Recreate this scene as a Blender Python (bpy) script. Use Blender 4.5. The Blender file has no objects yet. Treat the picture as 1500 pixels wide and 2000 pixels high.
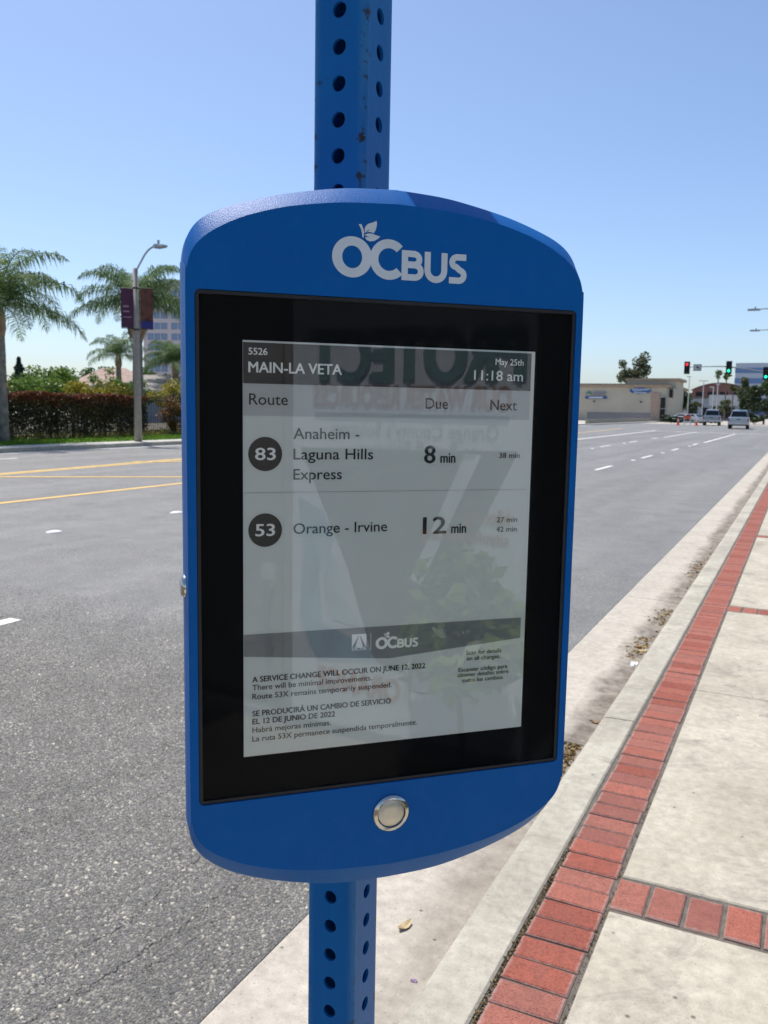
import bpy, math, random
import numpy as np
from mathutils import Vector, Matrix
from mathutils.geometry import tessellate_polygon
R = math.radians
rnd = random.Random(7)
rng = np.random.default_rng(11)
sc = bpy.context.scene
col = sc.collection

# ------------------------------------------------------------------ camera
CAM_YAW, CAM_PITCH, CAM_ROLL = R(25.997), R(6.978), R(0.997)
cam_d = bpy.data.cameras.new('camera'); cam = bpy.data.objects.new('camera', cam_d); col.objects.link(cam)
cam_d.sensor_fit = 'HORIZONTAL'; cam_d.sensor_width = 36.0; cam_d.lens = 36.0 * 1668.0 / 1500.0
cam_d.clip_start = 0.02; cam_d.clip_end = 6000
cam_d.dof.use_dof = True; cam_d.dof.focus_distance = 0.575; cam_d.dof.aperture_fstop = 40
cp, sp = math.cos(CAM_PITCH), math.sin(CAM_PITCH)
r0, u0, f0 = Vector((1, 0, 0)), Vector((0, sp, cp)), Vector((0, cp, -sp))
cr, sr = math.cos(CAM_ROLL), math.sin(CAM_ROLL)
rr = r0 * cr + u0 * sr; uu = -r0 * sr + u0 * cr
M = Matrix((rr, uu, -f0)).transposed()
M = Matrix.Rotation(CAM_YAW, 3, 'Z') @ M
cam.matrix_world = Matrix.Translation((0, 0, 1.45)) @ M.to_4x4()
sc.camera = cam

# ------------------------------------------------------------------ sky, sun, exposure
SUN_EL, SUN_AZ = R(66.4), math.atan2(-0.894, 0.448)
w = bpy.data.worlds.new('World'); sc.world = w; w.use_nodes = True
wn = w.node_tree.nodes; bg = wn['Background']
sky = wn.new('ShaderNodeTexSky'); sky.sky_type = 'NISHITA'; sky.sun_disc = False
sky.sun_elevation = SUN_EL; sky.sun_rotation = SUN_AZ
sky.altitude = 60; sky.air_density = 0.85; sky.dust_density = 1.3; sky.ozone_density = 4.5
w.node_tree.links.new(sky.outputs[0], bg.inputs[0]); bg.inputs[1].default_value = 0.146
sl = bpy.data.lights.new('sun', 'SUN'); sl.energy = 4.6; sl.angle = R(0.53); sl.color = (1, 0.955, 0.89)
so = bpy.data.objects.new('sun', sl); col.objects.link(so)
sv = Vector((math.sin(SUN_AZ) * math.cos(SUN_EL), math.cos(SUN_AZ) * math.cos(SUN_EL), math.sin(SUN_EL)))
so.rotation_euler = (-sv).to_track_quat('-Z', 'Y').to_euler(); so.location = (0, 0, 30)
sc.view_settings.view_transform = 'Standard'; sc.view_settings.look = 'None'
sc.view_settings.exposure = 0.27; sc.view_settings.gamma = 1.0

# ------------------------------------------------------------------ helpers
def new_mat(name):
    m = bpy.data.materials.new(name); m.use_nodes = True
    nt = m.node_tree; return m, nt, nt.nodes['Principled BSDF']
def nd(nt, typ, **kw):
    n = nt.nodes.new(typ)
    for k, v in kw.items():
        if k.startswith('i_'):
            key = k[2:]; key = int(key) if key.isdigit() else key.replace('_', ' ')
            n.inputs[key].default_value = v
        else: setattr(n, k, v)
    return n
def ramp(nt, src, stops):
    n = nt.nodes.new('ShaderNodeValToRGB'); e = n.color_ramp.elements
    while len(e) < len(stops): e.new(0.5)
    for el, (p, c) in zip(e, stops):
        el.position = p; el.color = (c, c, c, 1) if isinstance(c, (int, float)) else (*c, 1)
    nt.links.new(src, n.inputs[0]); return n.outputs[0]
def mixc(nt, fac, a, b, blend='MIX'):
    n = nt.nodes.new('ShaderNodeMix'); n.data_type = 'RGBA'; n.blend_type = blend
    for i, v in ((0, fac), (6, a), (7, b)):
        if hasattr(v, 'is_output') or hasattr(v, 'links'): nt.links.new(v, n.inputs[i])
        elif i == 0: n.inputs[0].default_value = v
        else: n.inputs[i].default_value = (*v, 1) if len(v) == 3 else v
    return n.outputs[2]
def math_n(nt, op, a, b=None, clamp=False):
    n = nt.nodes.new('ShaderNodeMath'); n.operation = op; n.use_clamp = clamp
    for i, v in ((0, a), (1, b)):
        if v is None: continue
        if isinstance(v, (int, float)): n.inputs[i].default_value = v
        else: nt.links.new(v, n.inputs[i])
    return n.outputs[0]
def coords(nt, scale=(1, 1, 1), rnd_off=False, kind='Object'):
    tc = nd(nt, 'ShaderNodeTexCoord'); out = tc.outputs[kind]
    if rnd_off:
        oi = nd(nt, 'ShaderNodeObjectInfo'); s = nd(nt, 'ShaderNodeVectorMath', operation='SCALE')
        s.inputs[0].default_value = (37.1, 17.3, 5.7); nt.links.new(oi.outputs['Random'], s.inputs['Scale'])
        a = nd(nt, 'ShaderNodeVectorMath', operation='ADD')
        nt.links.new(out, a.inputs[0]); nt.links.new(s.outputs[0], a.inputs[1]); out = a.outputs[0]
    if scale != (1, 1, 1):
        mp = nd(nt, 'ShaderNodeMapping'); mp.inputs['Scale'].default_value = scale
        nt.links.new(out, mp.inputs[0]); out = mp.outputs[0]
    return out
def noise(nt, vec, scale, detail=4, rough=0.55, dist=0.0):
    n = nd(nt, 'ShaderNodeTexNoise', i_Scale=scale, i_Detail=detail, i_Roughness=rough, i_Distortion=dist)
    nt.links.new(vec, n.inputs['Vector']); return n.outputs[0]
def voro(nt, vec, scale, feature='F1', out='Distance'):
    n = nd(nt, 'ShaderNodeTexVoronoi', i_Scale=scale, feature=feature)
    nt.links.new(vec, n.inputs['Vector']); return n.outputs[out]
def bump(nt, bs, h, strength=0.3, dist=0.01, prev=None):
    b = nd(nt, 'ShaderNodeBump', i_Strength=strength, i_Distance=dist)
    nt.links.new(h, b.inputs['Height']); nt.links.new(b.outputs[0], bs.inputs['Normal'])
    if prev: nt.links.new(prev, b.inputs['Normal'])
    return b.outputs[0]
MATS = {}
def plain(name, c, rough=0.6, metal=0.0, var=0.12, vscale=3.0, bmp=0.0, bscale=60, spec=0.5, c2=None, rnd_off=True):
    if name in MATS: return MATS[name]
    m, nt, bs = new_mat(name); v = coords(nt, rnd_off=rnd_off)
    n = noise(nt, v, vscale, 5)
    a = tuple(x * (1 - var) for x in c); b = c2 or tuple(min(1, x * (1 + var)) for x in c)
    nt.links.new(mixc(nt, ramp(nt, n, [(0.3, 0.0), (0.7, 1.0)]), a, b), bs.inputs['Base Color'])
    bs.inputs['Roughness'].default_value = rough; bs.inputs['Metallic'].default_value = metal
    bs.inputs['Specular IOR Level'].default_value = spec
    if bmp: bump(nt, bs, noise(nt, v, bscale, 3), bmp, 0.01)
    MATS[name] = m; return m
def emit(name, c, strength):
    m, nt, bs = new_mat(name)
    bs.inputs['Base Color'].default_value = (*c, 1); bs.inputs['Emission Color'].default_value = (*c, 1)
    bs.inputs['Emission Strength'].default_value = strength; return m

class MB:
    def __init__(s): s.v = []; s.f = []
    def add(s, vs, fs):
        o = len(s.v); s.v += [tuple(p) for p in vs]; s.f += [tuple(i + o for i in f) for f in fs]; return s
    def box(s, x0, x1, y0, y1, z0, z1):
        return s.add([(x0, y0, z0), (x1, y0, z0), (x1, y1, z0), (x0, y1, z0), (x0, y0, z1), (x1, y0, z1), (x1, y1, z1), (x0, y1, z1)],
                     [(0, 3, 2, 1), (4, 5, 6, 7), (0, 1, 5, 4), (1, 2, 6, 5), (2, 3, 7, 6), (3, 0, 4, 7)])
    def cbox(s, x0, x1, y0, y1, z0, z1, b):      # box with chamfered upper edges
        v = [(x0, y0, z0), (x1, y0, z0), (x1, y1, z0), (x0, y1, z0), (x0, y0, z1 - b), (x1, y0, z1 - b), (x1, y1, z1 - b), (x0, y1, z1 - b),
             (x0 + b, y0 + b, z1), (x1 - b, y0 + b, z1), (x1 - b, y1 - b, z1), (x0 + b, y1 - b, z1)]
        f = [(8, 9, 10, 11)]
        for i in range(4):
            j = (i + 1) % 4; f += [(i, j, j + 4, i + 4), (i + 4, j + 4, j + 8, i + 8)]
        return s.add(v, f)
    def quad(s, a, b, c, d): return s.add([a, b, c, d], [(0, 1, 2, 3)])
    def poly(s, pts): return s.add(pts, [tuple(range(len(pts)))])
    def tube(s, path, rad, n=8, caps=True):
        path = [Vector(p) for p in path]; k = len(path)
        rad = [rad] * k if isinstance(rad, (int, float)) else rad
        o = len(s.v); px = None
        for i, p in enumerate(path):
            t = (path[min(i + 1, k - 1)] - path[max(i - 1, 0)]).normalized()
            if px is None:
                px = t.orthogonal().normalized()
            px = (px - t * px.dot(t)).normalized(); py = t.cross(px)
            for j in range(n):
                a = 2 * math.pi * j / n
                s.v.append(tuple(p + (px * math.cos(a) + py * math.sin(a)) * rad[i]))
        for i in range(k - 1):
            for j in range(n):
                a = o + i * n + j; b = o + i * n + (j + 1) % n
                s.f.append((a, b, b + n, a + n))
        if caps:
            s.f.append(tuple(o + j for j in reversed(range(n)))); s.f.append(tuple(o + (k - 1) * n + j for j in range(n)))
        return s
    def prism(s, pts, axis, d0, d1):              # extrude a 2-D outline along an axis (0 x, 1 y, 2 z)
        def p3(p, d): 
            return (d, p[0], p[1]) if axis == 0 else ((p[0], d, p[1]) if axis == 1 else (p[0], p[1], d))
        n = len(pts); vs = [p3(p, d0) for p in pts] + [p3(p, d1) for p in pts]
        fs = [tuple(reversed(range(n))), tuple(range(n, 2 * n))] + [(i, (i + 1) % n, (i + 1) % n + n, i + n) for i in range(n)]
        return s.add(vs, fs)
    def loft(s, rings, cap0=True, cap1=True):
        n = len(rings[0]); o = len(s.v)
        for r in rings: s.v += [tuple(p) for p in r]
        for i in range(len(rings) - 1):
            for j in range(n):
                a = o + i * n + j; b = o + i * n + (j + 1) % n; s.f.append((a, b, b + n, a + n))
        if cap0: s.f.append(tuple(o + j for j in reversed(range(n))))
        if cap1: s.f.append(tuple(o + (len(rings) - 1) * n + j for j in range(n)))
        return s
    def mesh(s, name, mat, smooth=False):
        me = bpy.data.meshes.new(name); me.from_pydata(s.v, [], s.f)
        if mat: me.materials.append(mat)
        if smooth: me.polygons.foreach_set('use_smooth', [True] * len(me.polygons))
        me.update(); return me
    def build(s, name, mat, parent=None, smooth=False, label=None):
        return put(name, s.mesh(name, mat, smooth), parent, label=label)
def put(name, me, parent=None, loc=None, rz=0, label=None, rot=None, scale=None):
    o = bpy.data.objects.new(name, me); col.objects.link(o)
    if parent: o.parent = parent
    if loc: o.location = loc
    if rz: o.rotation_euler = (0, 0, rz)
    if rot: o.rotation_euler = rot
    if scale: o.scale = scale
    if label: o['label'] = label
    return o
def thing(name, label, cat, loc=(0, 0, 0), rz=0, group=None):
    o = bpy.data.objects.new(name, None); col.objects.link(o); o.location = loc; o.rotation_euler = (0, 0, rz); o.empty_display_size = 0.1
    return tag(o, label, cat, group)
def tag(o, label, cat, group=None, kind=None):
    o['label'] = label; o['category'] = cat
    if group: o['group'] = group
    if kind: o['kind'] = kind
    return o
def struct(o, label=None):
    o['kind'] = 'structure'
    if label: o['label'] = label
    return o
def box_o(name, mat, parent, *a): return MB().box(*a).build(name, mat, parent)
def crom(pts, per=6):
    pts = [Vector(p) for p in pts]; out = []
    for i in range(len(pts) - 1):
        p0, p1, p2, p3 = pts[max(i - 1, 0)], pts[i], pts[i + 1], pts[min(i + 2, len(pts) - 1)]
        for j in range(per):
            t = j / per
            out.append(0.5 * ((2 * p1) + (p2 - p0) * t + (2 * p0 - 5 * p1 + 4 * p2 - p3) * t * t + (3 * p1 - p0 - 3 * p2 + p3) * t ** 3))
    out.append(pts[-1]); return out
def text_mesh(body, bold=0.0):
    c = bpy.data.curves.new('t', 'FONT'); c.body = body; c.size = 1; c.offset = bold; c.resolution_u = 4
    o = bpy.data.objects.new('t', c); col.objects.link(o); bpy.context.view_layer.update()
    me = bpy.data.meshes.new_from_object(o.evaluated_get(bpy.context.evaluated_depsgraph_get()))
    bpy.data.objects.remove(o); bpy.data.curves.remove(c); return me
def text(name, body, x0, x1, base, cap, mat, parent, fn, bold=0.0):
    """flat lettering between x0 and x1 on a baseline; fn maps (x, z) on the surface to the parent's space"""
    me = text_mesh(body); co = np.empty(len(me.vertices) * 3); me.vertices.foreach_get('co', co); co = co.reshape(-1, 3)
    lo, hi = co[:, 0].min(), co[:, 0].max(); k = cap / 0.70
    xs = x0 + (co[:, 0] - lo) / (hi - lo) * (x1 - x0); zs = base + co[:, 1] * k
    out = np.array([fn(x, z) for x, z in zip(xs, zs)])
    if bold:                                       # heavier weight: the outline repeated a hair to either side
        e1 = np.array(fn(1.0, 0.0)) - np.array(fn(0.0, 0.0)); e2 = np.array(fn(0.0, 1.0)) - np.array(fn(0.0, 0.0)); nn = np.cross(e1, e2); nn /= np.linalg.norm(nn)
        F = [tuple(p.vertices) for p in me.polygons]; n0 = len(out); sh = bold * k; V = []; FF = []
        for q, (dx, dz) in enumerate(((-sh, 0), (sh, 0), (0, sh * .6), (0, -sh * .6))):
            V.append(out + e1 * dx + e2 * dz + nn * (q * np.linalg.norm(e1) * 0.008 * min(1, cap / 4))); FF += [tuple(i + q * n0 for i in f) for f in F]
        me = bpy.data.meshes.new(name); me.from_pydata(np.concatenate(V).tolist(), [], FF)
    else: me.vertices.foreach_set('co', out.ravel())
    me.materials.clear(); me.materials.append(mat); me.name = name; me.update()
    return put(name, me, parent)

# ------------------------------------------------------------------ surface materials
def asphalt_mat():
    m, nt, bs = new_mat('asphalt'); v = coords(nt)
    cell = voro(nt, v, 105, out='Color'); cell2 = voro(nt, v, 230, out='Color')
    d1 = voro(nt, v, 105); d2 = voro(nt, v, 230)
    sep = nd(nt, 'ShaderNodeSeparateColor'); nt.links.new(cell, sep.inputs[0])
    sep2 = nd(nt, 'ShaderNodeSeparateColor'); nt.links.new(cell2, sep2.inputs[0])
    stone = ramp(nt, sep.outputs[0], [(0.0, (0.15, 0.15, 0.153)), (0.45, (0.21, 0.21, 0.212)), (0.75, (0.27, 0.267, 0.26)), (0.9, (0.36, 0.35, 0.33)), (0.985, (0.44, 0.42, 0.385)), (1.0, (0.52, 0.50, 0.46))])
    fine = ramp(nt, sep2.outputs[1], [(0.0, (0.09, 0.09, 0.092)), (0.6, (0.19, 0.19, 0.192)), (1.0, (0.34, 0.335, 0.32))])
    pick = ramp(nt, sep.outputs[2], [(0.42, 0.0), (0.44, 1.0)])
    c = mixc(nt, pick, fine, stone)
    vb = voro(nt, v, 48); vbc = voro(nt, v, 48, out='Color'); sb_ = nd(nt, 'ShaderNodeSeparateColor'); nt.links.new(vbc, sb_.inputs[0])
    bigst = math_n(nt, 'MULTIPLY', ramp(nt, vb, [(0.22, 1.0), (0.34, 0.0)]), ramp(nt, sb_.outputs[0], [(0.86, 0.0), (0.88, 1.0)]))
    gap = ramp(nt, d1, [(0.34, 0.0), (0.66, 1.0)])
    c = mixc(nt, math_n(nt, 'MULTIPLY', gap, 0.7), c, (0.085, 0.085, 0.087))
    c = mixc(nt, bigst, c, ramp(nt, sb_.outputs[1], [(0.0, (0.20, 0.20, 0.205)), (0.6, (0.31, 0.30, 0.285)), (1.0, (0.46, 0.44, 0.40))]))
    big = noise(nt, coords(nt, (1, 0.22, 1)), 0.8, 4); med = noise(nt, v, 3.0, 4)
    c = mixc(nt, 1.0, c, ramp(nt, big, [(0.3, (0.90, 0.865, 0.79)), (0.7, (1.17, 1.13, 1.04))]), 'MULTIPLY')
    c = mixc(nt, 1.0, c, ramp(nt, med, [(0.25, 0.82), (0.75, 1.16)]), 'MULTIPLY')
    # near road painted darker by position, for shaded gaps seen from above
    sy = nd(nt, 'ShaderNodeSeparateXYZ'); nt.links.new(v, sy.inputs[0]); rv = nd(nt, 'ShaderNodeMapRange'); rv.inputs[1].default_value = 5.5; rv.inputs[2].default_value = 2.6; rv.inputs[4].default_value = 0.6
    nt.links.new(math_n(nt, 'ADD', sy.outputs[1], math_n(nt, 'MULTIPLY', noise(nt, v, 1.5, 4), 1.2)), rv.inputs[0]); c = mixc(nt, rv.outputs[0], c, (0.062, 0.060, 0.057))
    oil = ramp(nt, noise(nt, coords(nt, (1, 0.5, 1)), 1.9, 5, 0.6, 0.4), [(0.60, 0.0), (0.72, 0.42)]); c = mixc(nt, oil, c, (0.07, 0.07, 0.072))
    trk = ramp(nt, noise(nt, coords(nt, (1, 0.012, 1)), 1.1, 2, 0.5), [(0.35, 0.90), (0.65, 1.08)]); c = mixc(nt, 1.0, c, trk, 'MULTIPLY')
    nt.links.new(c, bs.inputs['Base Color']); bs.inputs['Roughness'].default_value = 0.58
    bs.inputs['Specular IOR Level'].default_value = 0.6
    h = math_n(nt, 'ADD', math_n(nt, 'MULTIPLY', d1, -1.0), math_n(nt, 'MULTIPLY', d2, -0.4)); h = math_n(nt, 'ADD', h, math_n(nt, 'MULTIPLY', bigst, 0.7))
    bump(nt, bs, h, 0.8, 0.008); return m
def concrete_mat(name, a, b, dirt=None, stain=0.5, speck=1.0):
    m, nt, bs = new_mat(name); v = coords(nt)
    c = mixc(nt, ramp(nt, noise(nt, v, 1.7, 6, 0.62, 0.6), [(0.3, 0.0), (0.7, 1.0)]), a, b)
    c = mixc(nt, 1.0, c, ramp(nt, noise(nt, v, 24, 5, 0.7), [(0.25, 0.74), (0.75, 1.18)]), 'MULTIPLY')
    c = mixc(nt, 1.0, c, ramp(nt, noise(nt, v, 420, 2, 0.6), [(0.25, 0.80), (0.75, 1.14)]), 'MULTIPLY')
    # exposed grains and small pits
    vd = voro(nt, v, 130); vc = voro(nt, v, 130, out='Color'); s = nd(nt, 'ShaderNodeSeparateColor'); nt.links.new(vc, s.inputs[0])
    pit = math_n(nt, 'MULTIPLY', ramp(nt, vd, [(0.16, 1.0), (0.26, 0.0)]), ramp(nt, s.outputs[0], [(0.86, 0.0), (0.88, 1.0)]))
    c = mixc(nt, math_n(nt, 'MULTIPLY', pit, 0.6 * speck), c, (0.10, 0.085, 0.07))
    vd2 = voro(nt, v, 21); vc2 = voro(nt, v, 21, out='Color'); s2 = nd(nt, 'ShaderNodeSeparateColor'); nt.links.new(vc2, s2.inputs[0])
    spot = math_n(nt, 'MULTIPLY', ramp(nt, vd2, [(0.08, 1.0), (0.16, 0.0)]), ramp(nt, s2.outputs[0], [(0.93, 0.0), (0.95, 1.0)]))
    c = mixc(nt, math_n(nt, 'MULTIPLY', spot, 0.75), c, (0.05, 0.045, 0.04))
    # worn dark smears
    st = ramp(nt, noise(nt, v, 2.6, 8, 0.8, 1.2), [(0.52, 0.0), (0.71, 1.0)])
    c = mixc(nt, math_n(nt, 'MULTIPLY', st, stain), c, (0.20, 0.175, 0.145))
    if dirt:                                       # grime that collects along one side: (x of the clean edge, x of the dirty edge, colour)
        sx = nd(nt, 'ShaderNodeSeparateXYZ'); nt.links.new(v, sx.inputs[0])
        mr = nd(nt, 'ShaderNodeMapRange'); mr.inputs[1].default_value = dirt[0]; mr.inputs[2].default_value = dirt[1]
        wob = math_n(nt, 'ADD', sx.outputs[0], math_n(nt, 'MULTIPLY', math_n(nt, 'SUBTRACT', noise(nt, coords(nt, (1, 0.35, 1)), 5, 5, 0.65), 0.5), 0.30))
        nt.links.new(wob, mr.inputs[0])
        g = math_n(nt, 'MULTIPLY', mr.outputs[0], ramp(nt, noise(nt, v, 9, 6, 0.7), [(0.25, 0.25), (0.62, 1.0)]), True)
        my = nd(nt, 'ShaderNodeMapRange'); my.inputs[1].default_value = 1.8; my.inputs[2].default_value = 4.2; my.inputs[3].default_value = 0.35; my.inputs[4].default_value = 0.92; nt.links.new(sx.outputs[1], my.inputs[0])
        c = mixc(nt, math_n(nt, 'MULTIPLY', g, my.outputs[0]), c, dirt[2])
    nt.links.new(c, bs.inputs['Base Color']); bs.inputs['Roughness'].default_value = 0.9; bs.inputs['Specular IOR Level'].default_value = 0.3
    h = math_n(nt, 'SUBTRACT', noise(nt, v, 180, 4, 0.7), math_n(nt, 'MULTIPLY', pit, 0.8))
    bump(nt, bs, h, 0.35, 0.004); return m
def brick_mat():
    m, nt, bs = new_mat('red_paver'); v = coords(nt, rnd_off=True); oi = nd(nt, 'ShaderNodeObjectInfo')
    c = ramp(nt, oi.outputs['Random'], [(0.0, (0.245, 0.066, 0.042)), (0.25, (0.31, 0.092, 0.060)), (0.5, (0.34, 0.115, 0.078)), (0.75, (0.31, 0.116, 0.084)), (1.0, (0.24, 0.088, 0.066))])
    c = mixc(nt, 1.0, c, ramp(nt, noise(nt, v, 30, 5, 0.7), [(0.25, 0.80), (0.75, 1.18)]), 'MULTIPLY')
    pits = ramp(nt, noise(nt, coords(nt, (1, 2.6, 1), True), 170, 3, 0.6), [(0.39, 1.0), (0.455, 0.0)])
    c = mixc(nt, math_n(nt, 'MULTIPLY', pits, 0.75), c, (0.10, 0.03, 0.025))
    blot = ramp(nt, noise(nt, coords(nt), 2.2, 6, 0.7), [(0.5, 0.0), (0.75, 1.0)]); c = mixc(nt, math_n(nt, 'MULTIPLY', ramp(nt, noise(nt, v, 14, 6, 0.75), [(0.5, 0.0), (0.72, 1.0)]), 0.5), c, (0.20, 0.085, 0.065))
    # pale mortar film left along the arrises
    sx = nd(nt, 'ShaderNodeSeparateXYZ'); nt.links.new(coords(nt), sx.inputs[0])
    ex = math_n(nt, 'DIVIDE', math_n(nt, 'ABSOLUTE', sx.outputs[0]), 0.0875); ey = math_n(nt, 'DIVIDE', math_n(nt, 'ABSOLUTE', sx.outputs[1]), 0.0455)
    e = math_n(nt, 'MAXIMUM', ex, math_n(nt, 'SUBTRACT', ey, 0.06))
    e = math_n(nt, 'ADD', e, math_n(nt, 'MULTIPLY', math_n(nt, 'SUBTRACT', noise(nt, v, 60, 4, 0.7), 0.5), 0.22))
    c = mixc(nt, math_n(nt, 'MULTIPLY', ramp(nt, e, [(0.88, 0.0), (0.98, 1.0)]), 0.6), c, (0.36, 0.28, 0.245))
    nt.links.new(c, bs.inputs['Base Color']); bs.inputs['Roughness'].default_value = 0.85; bs.inputs['Specular IOR Level'].default_value = 0.3
    bump(nt, bs, math_n(nt, 'SUBTRACT', noise(nt, v, 150, 4, 0.7), pits), 0.4, 0.003); return m
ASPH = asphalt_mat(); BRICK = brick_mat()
SLAB = concrete_mat('sidewalk_concrete', (0.36, 0.322, 0.25), (0.505, 0.462, 0.368), stain=0.9)
CURB = concrete_mat('curb_concrete', (0.31, 0.285, 0.23), (0.475, 0.44, 0.36), stain=0.7)
GUT = concrete_mat('gutter_concrete', (0.405, 0.365, 0.305), (0.485, 0.44, 0.37), dirt=(-1.05, -0.93, (0.11, 0.092, 0.075)), stain=0.16, speck=1.3)
FARC = concrete_mat('far_concrete', (0.42, 0.41, 0.38), (0.52, 0.50, 0.46), stain=0.3)
MORTAR = plain('mortar', (0.115, 0.10, 0.082), 0.95, var=0.35, vscale=22, bmp=0.5, bscale=120)
DIRT = plain('dry_soil', (0.13, 0.095, 0.06), 0.95, var=0.4, vscale=30, bmp=0.6, bscale=90)
YPAINT = plain('yellow_road_paint', (0.62, 0.40, 0.105), 0.7, var=0.16, vscale=6, bmp=0.2)
WPAINT = plain('white_road_paint', (0.66, 0.65, 0.60), 0.7, var=0.14, vscale=6, bmp=0.2)

# ------------------------------------------------------------------ ground, road, gutter, curb
GROUND = plain('ground_earth', (0.40, 0.365, 0.31), 0.95, var=0.14, vscale=0.12)
struct(MB().quad((-3000, -3000, -0.19), (3000, -3000, -0.19), (3000, 3000, -0.19), (-3000, 3000, -0.19)).build('ground', GROUND))
RZ = -0.15
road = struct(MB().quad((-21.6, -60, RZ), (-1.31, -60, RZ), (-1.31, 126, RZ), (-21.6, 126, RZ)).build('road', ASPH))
def strip(name, mat, x, y0, y1, wd=0.105, x2=None, zz=0.004):
    x2 = x if x2 is None else x2
    return MB().quad((x - wd / 2, y0, RZ + zz), (x + wd / 2, y0, RZ + zz), (x2 + wd / 2, y1, RZ + zz), (x2 - wd / 2, y1, RZ + zz)).build(name, mat, road)
for i in range(-3, 7):
    s = 23.5 + 7.25 * i if i > -3 else 2.2
    if s < 49: strip('lane_dash', WPAINT, -5.14 + 0.004 * s, s, s + 2.15, 0.12)
    s2 = 10.0 + 7.25 * i
    if s2 < 55: strip('lane_dash', WPAINT, -8.22, s2, s2 + 2.3, 0.12)
strip('lane_line', WPAINT, -4.83, 49.5, 73, 0.13); strip('lane_line', WPAINT, -8.08, 57.6, 76, 0.13)
strip('lane_line', WPAINT, -11.35, 40, 78, 0.18, -11.65)
strip('median_line', YPAINT, -11.30, -40, 40, 0.16, -11.25)
strip('median_line', YPAINT, -14.2, -6, 62, 0.16, -19.3); strip('median_line', YPAINT, -14.42, -6, 62, 0.16, -19.55)
strip('median_line', YPAINT, -14.75, 58, 82, 0.2, -15.3)
def bar(name, mat, a, b, wd=0.2, zz=0.008):
    a = Vector((*a, RZ + zz)); b = Vector((*b, RZ + zz)); n = (b - a).cross(Vector((0, 0, 1))).normalized() * wd / 2
    return MB().quad(a - n, a + n, b + n, b - n).build(name, mat, road)
bar('hatch_line', YPAINT, (-15.2, 12.55), (-11.4, 15.5)); bar('hatch_line', YPAINT, (-16.5, 18.0), (-11.4, 22.1)); bar('hatch_line', YPAINT, (-14.2, 5.3), (-11.4, 7.6)); bar('hatch_line', YPAINT, (-17.3, 24.5), (-11.4, 29.0))
bar('crosswalk_line', WPAINT, (-13.6, 77.8), (-2.3, 75.4), 0.3); bar('crosswalk_line', WPAINT, (-12.5, 75.0), (-1.6, 71.6), 0.3)
strip('lane_dash', WPAINT, -19.85, 14.5, 17.1, 0.14)
mk = MB().loft([[(0.05 * math.cos(a) * k, 0.05 * math.sin(a) * k, z) for a in [2 * math.pi * j / 10 for j in range(10)]] for k, z in ((1, 0), (0.9, 0.012), (0.55, 0.02))], False).mesh('lane_marker', plain('white_ceramic', (0.75, 0.74, 0.70), 0.35, var=0.08))
for x, s in ((-8.22, 7.58), (-8.24, 9.9), (-5.0, 29.0), (-4.95, 35.2), (-8.1, 44.2), (-8.1, 36.9), (-4.9, 43.5), (-5.1, 20.0)):
    put('lane_marker', mk, road, (x, s, RZ + 0.003), scale=(1.6, 2.2, 1))
# cracks in the asphalt near the gutter
def crack(pts, wd):
    P = crom([(x, y, RZ + 0.0028) for x, y in pts], 14); m = MB(); L = []
    for i, p in enumerate(P):
        t = (P[min(i + 1, len(P) - 1)] - P[max(i - 1, 0)]).normalized(); n = Vector((-t.y, t.x, 0))
        p = p + n * rnd.uniform(-0.009, 0.009); k = wd * max(0.02, rnd.uniform(0.0, 1.0)) * (1 - abs(2 * i / (len(P) - 1) - 1) ** 4 * 0.8); L.append((p - n * k / 2, p + n * k / 2))
    for a, b in zip(L, L[1:]): m.quad(a[0], a[1], b[1], b[0])
    m.build('crack', plain('crack_dark', (0.028, 0.026, 0.024), 0.95), road)
crack([(-1.72, 1.30), (-1.70, 1.46), (-1.66, 1.60), (-1.645, 1.79), (-1.61, 1.95), (-1.62, 2.10), (-1.58, 2.30)], 0.0048)
crack([(-1.80, 1.34), (-1.79, 1.55), (-1.80, 1.75), (-1.78, 1.88), (-1.80, 2.05), (-1.82, 2.3), (-1.78, 2.6)], 0.0036)
crack([(-1.64, 1.40), (-1.655, 1.52), (-1.69, 1.62)], 0.004); crack([(-1.60, 1.7), (-1.56, 1.82), (-1.53, 2.0)], 0.003)
crack([(-2.3, 2.5), (-2.25, 2.9), (-2.32, 3.4), (-2.28, 4.0)], 0.004)

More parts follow.
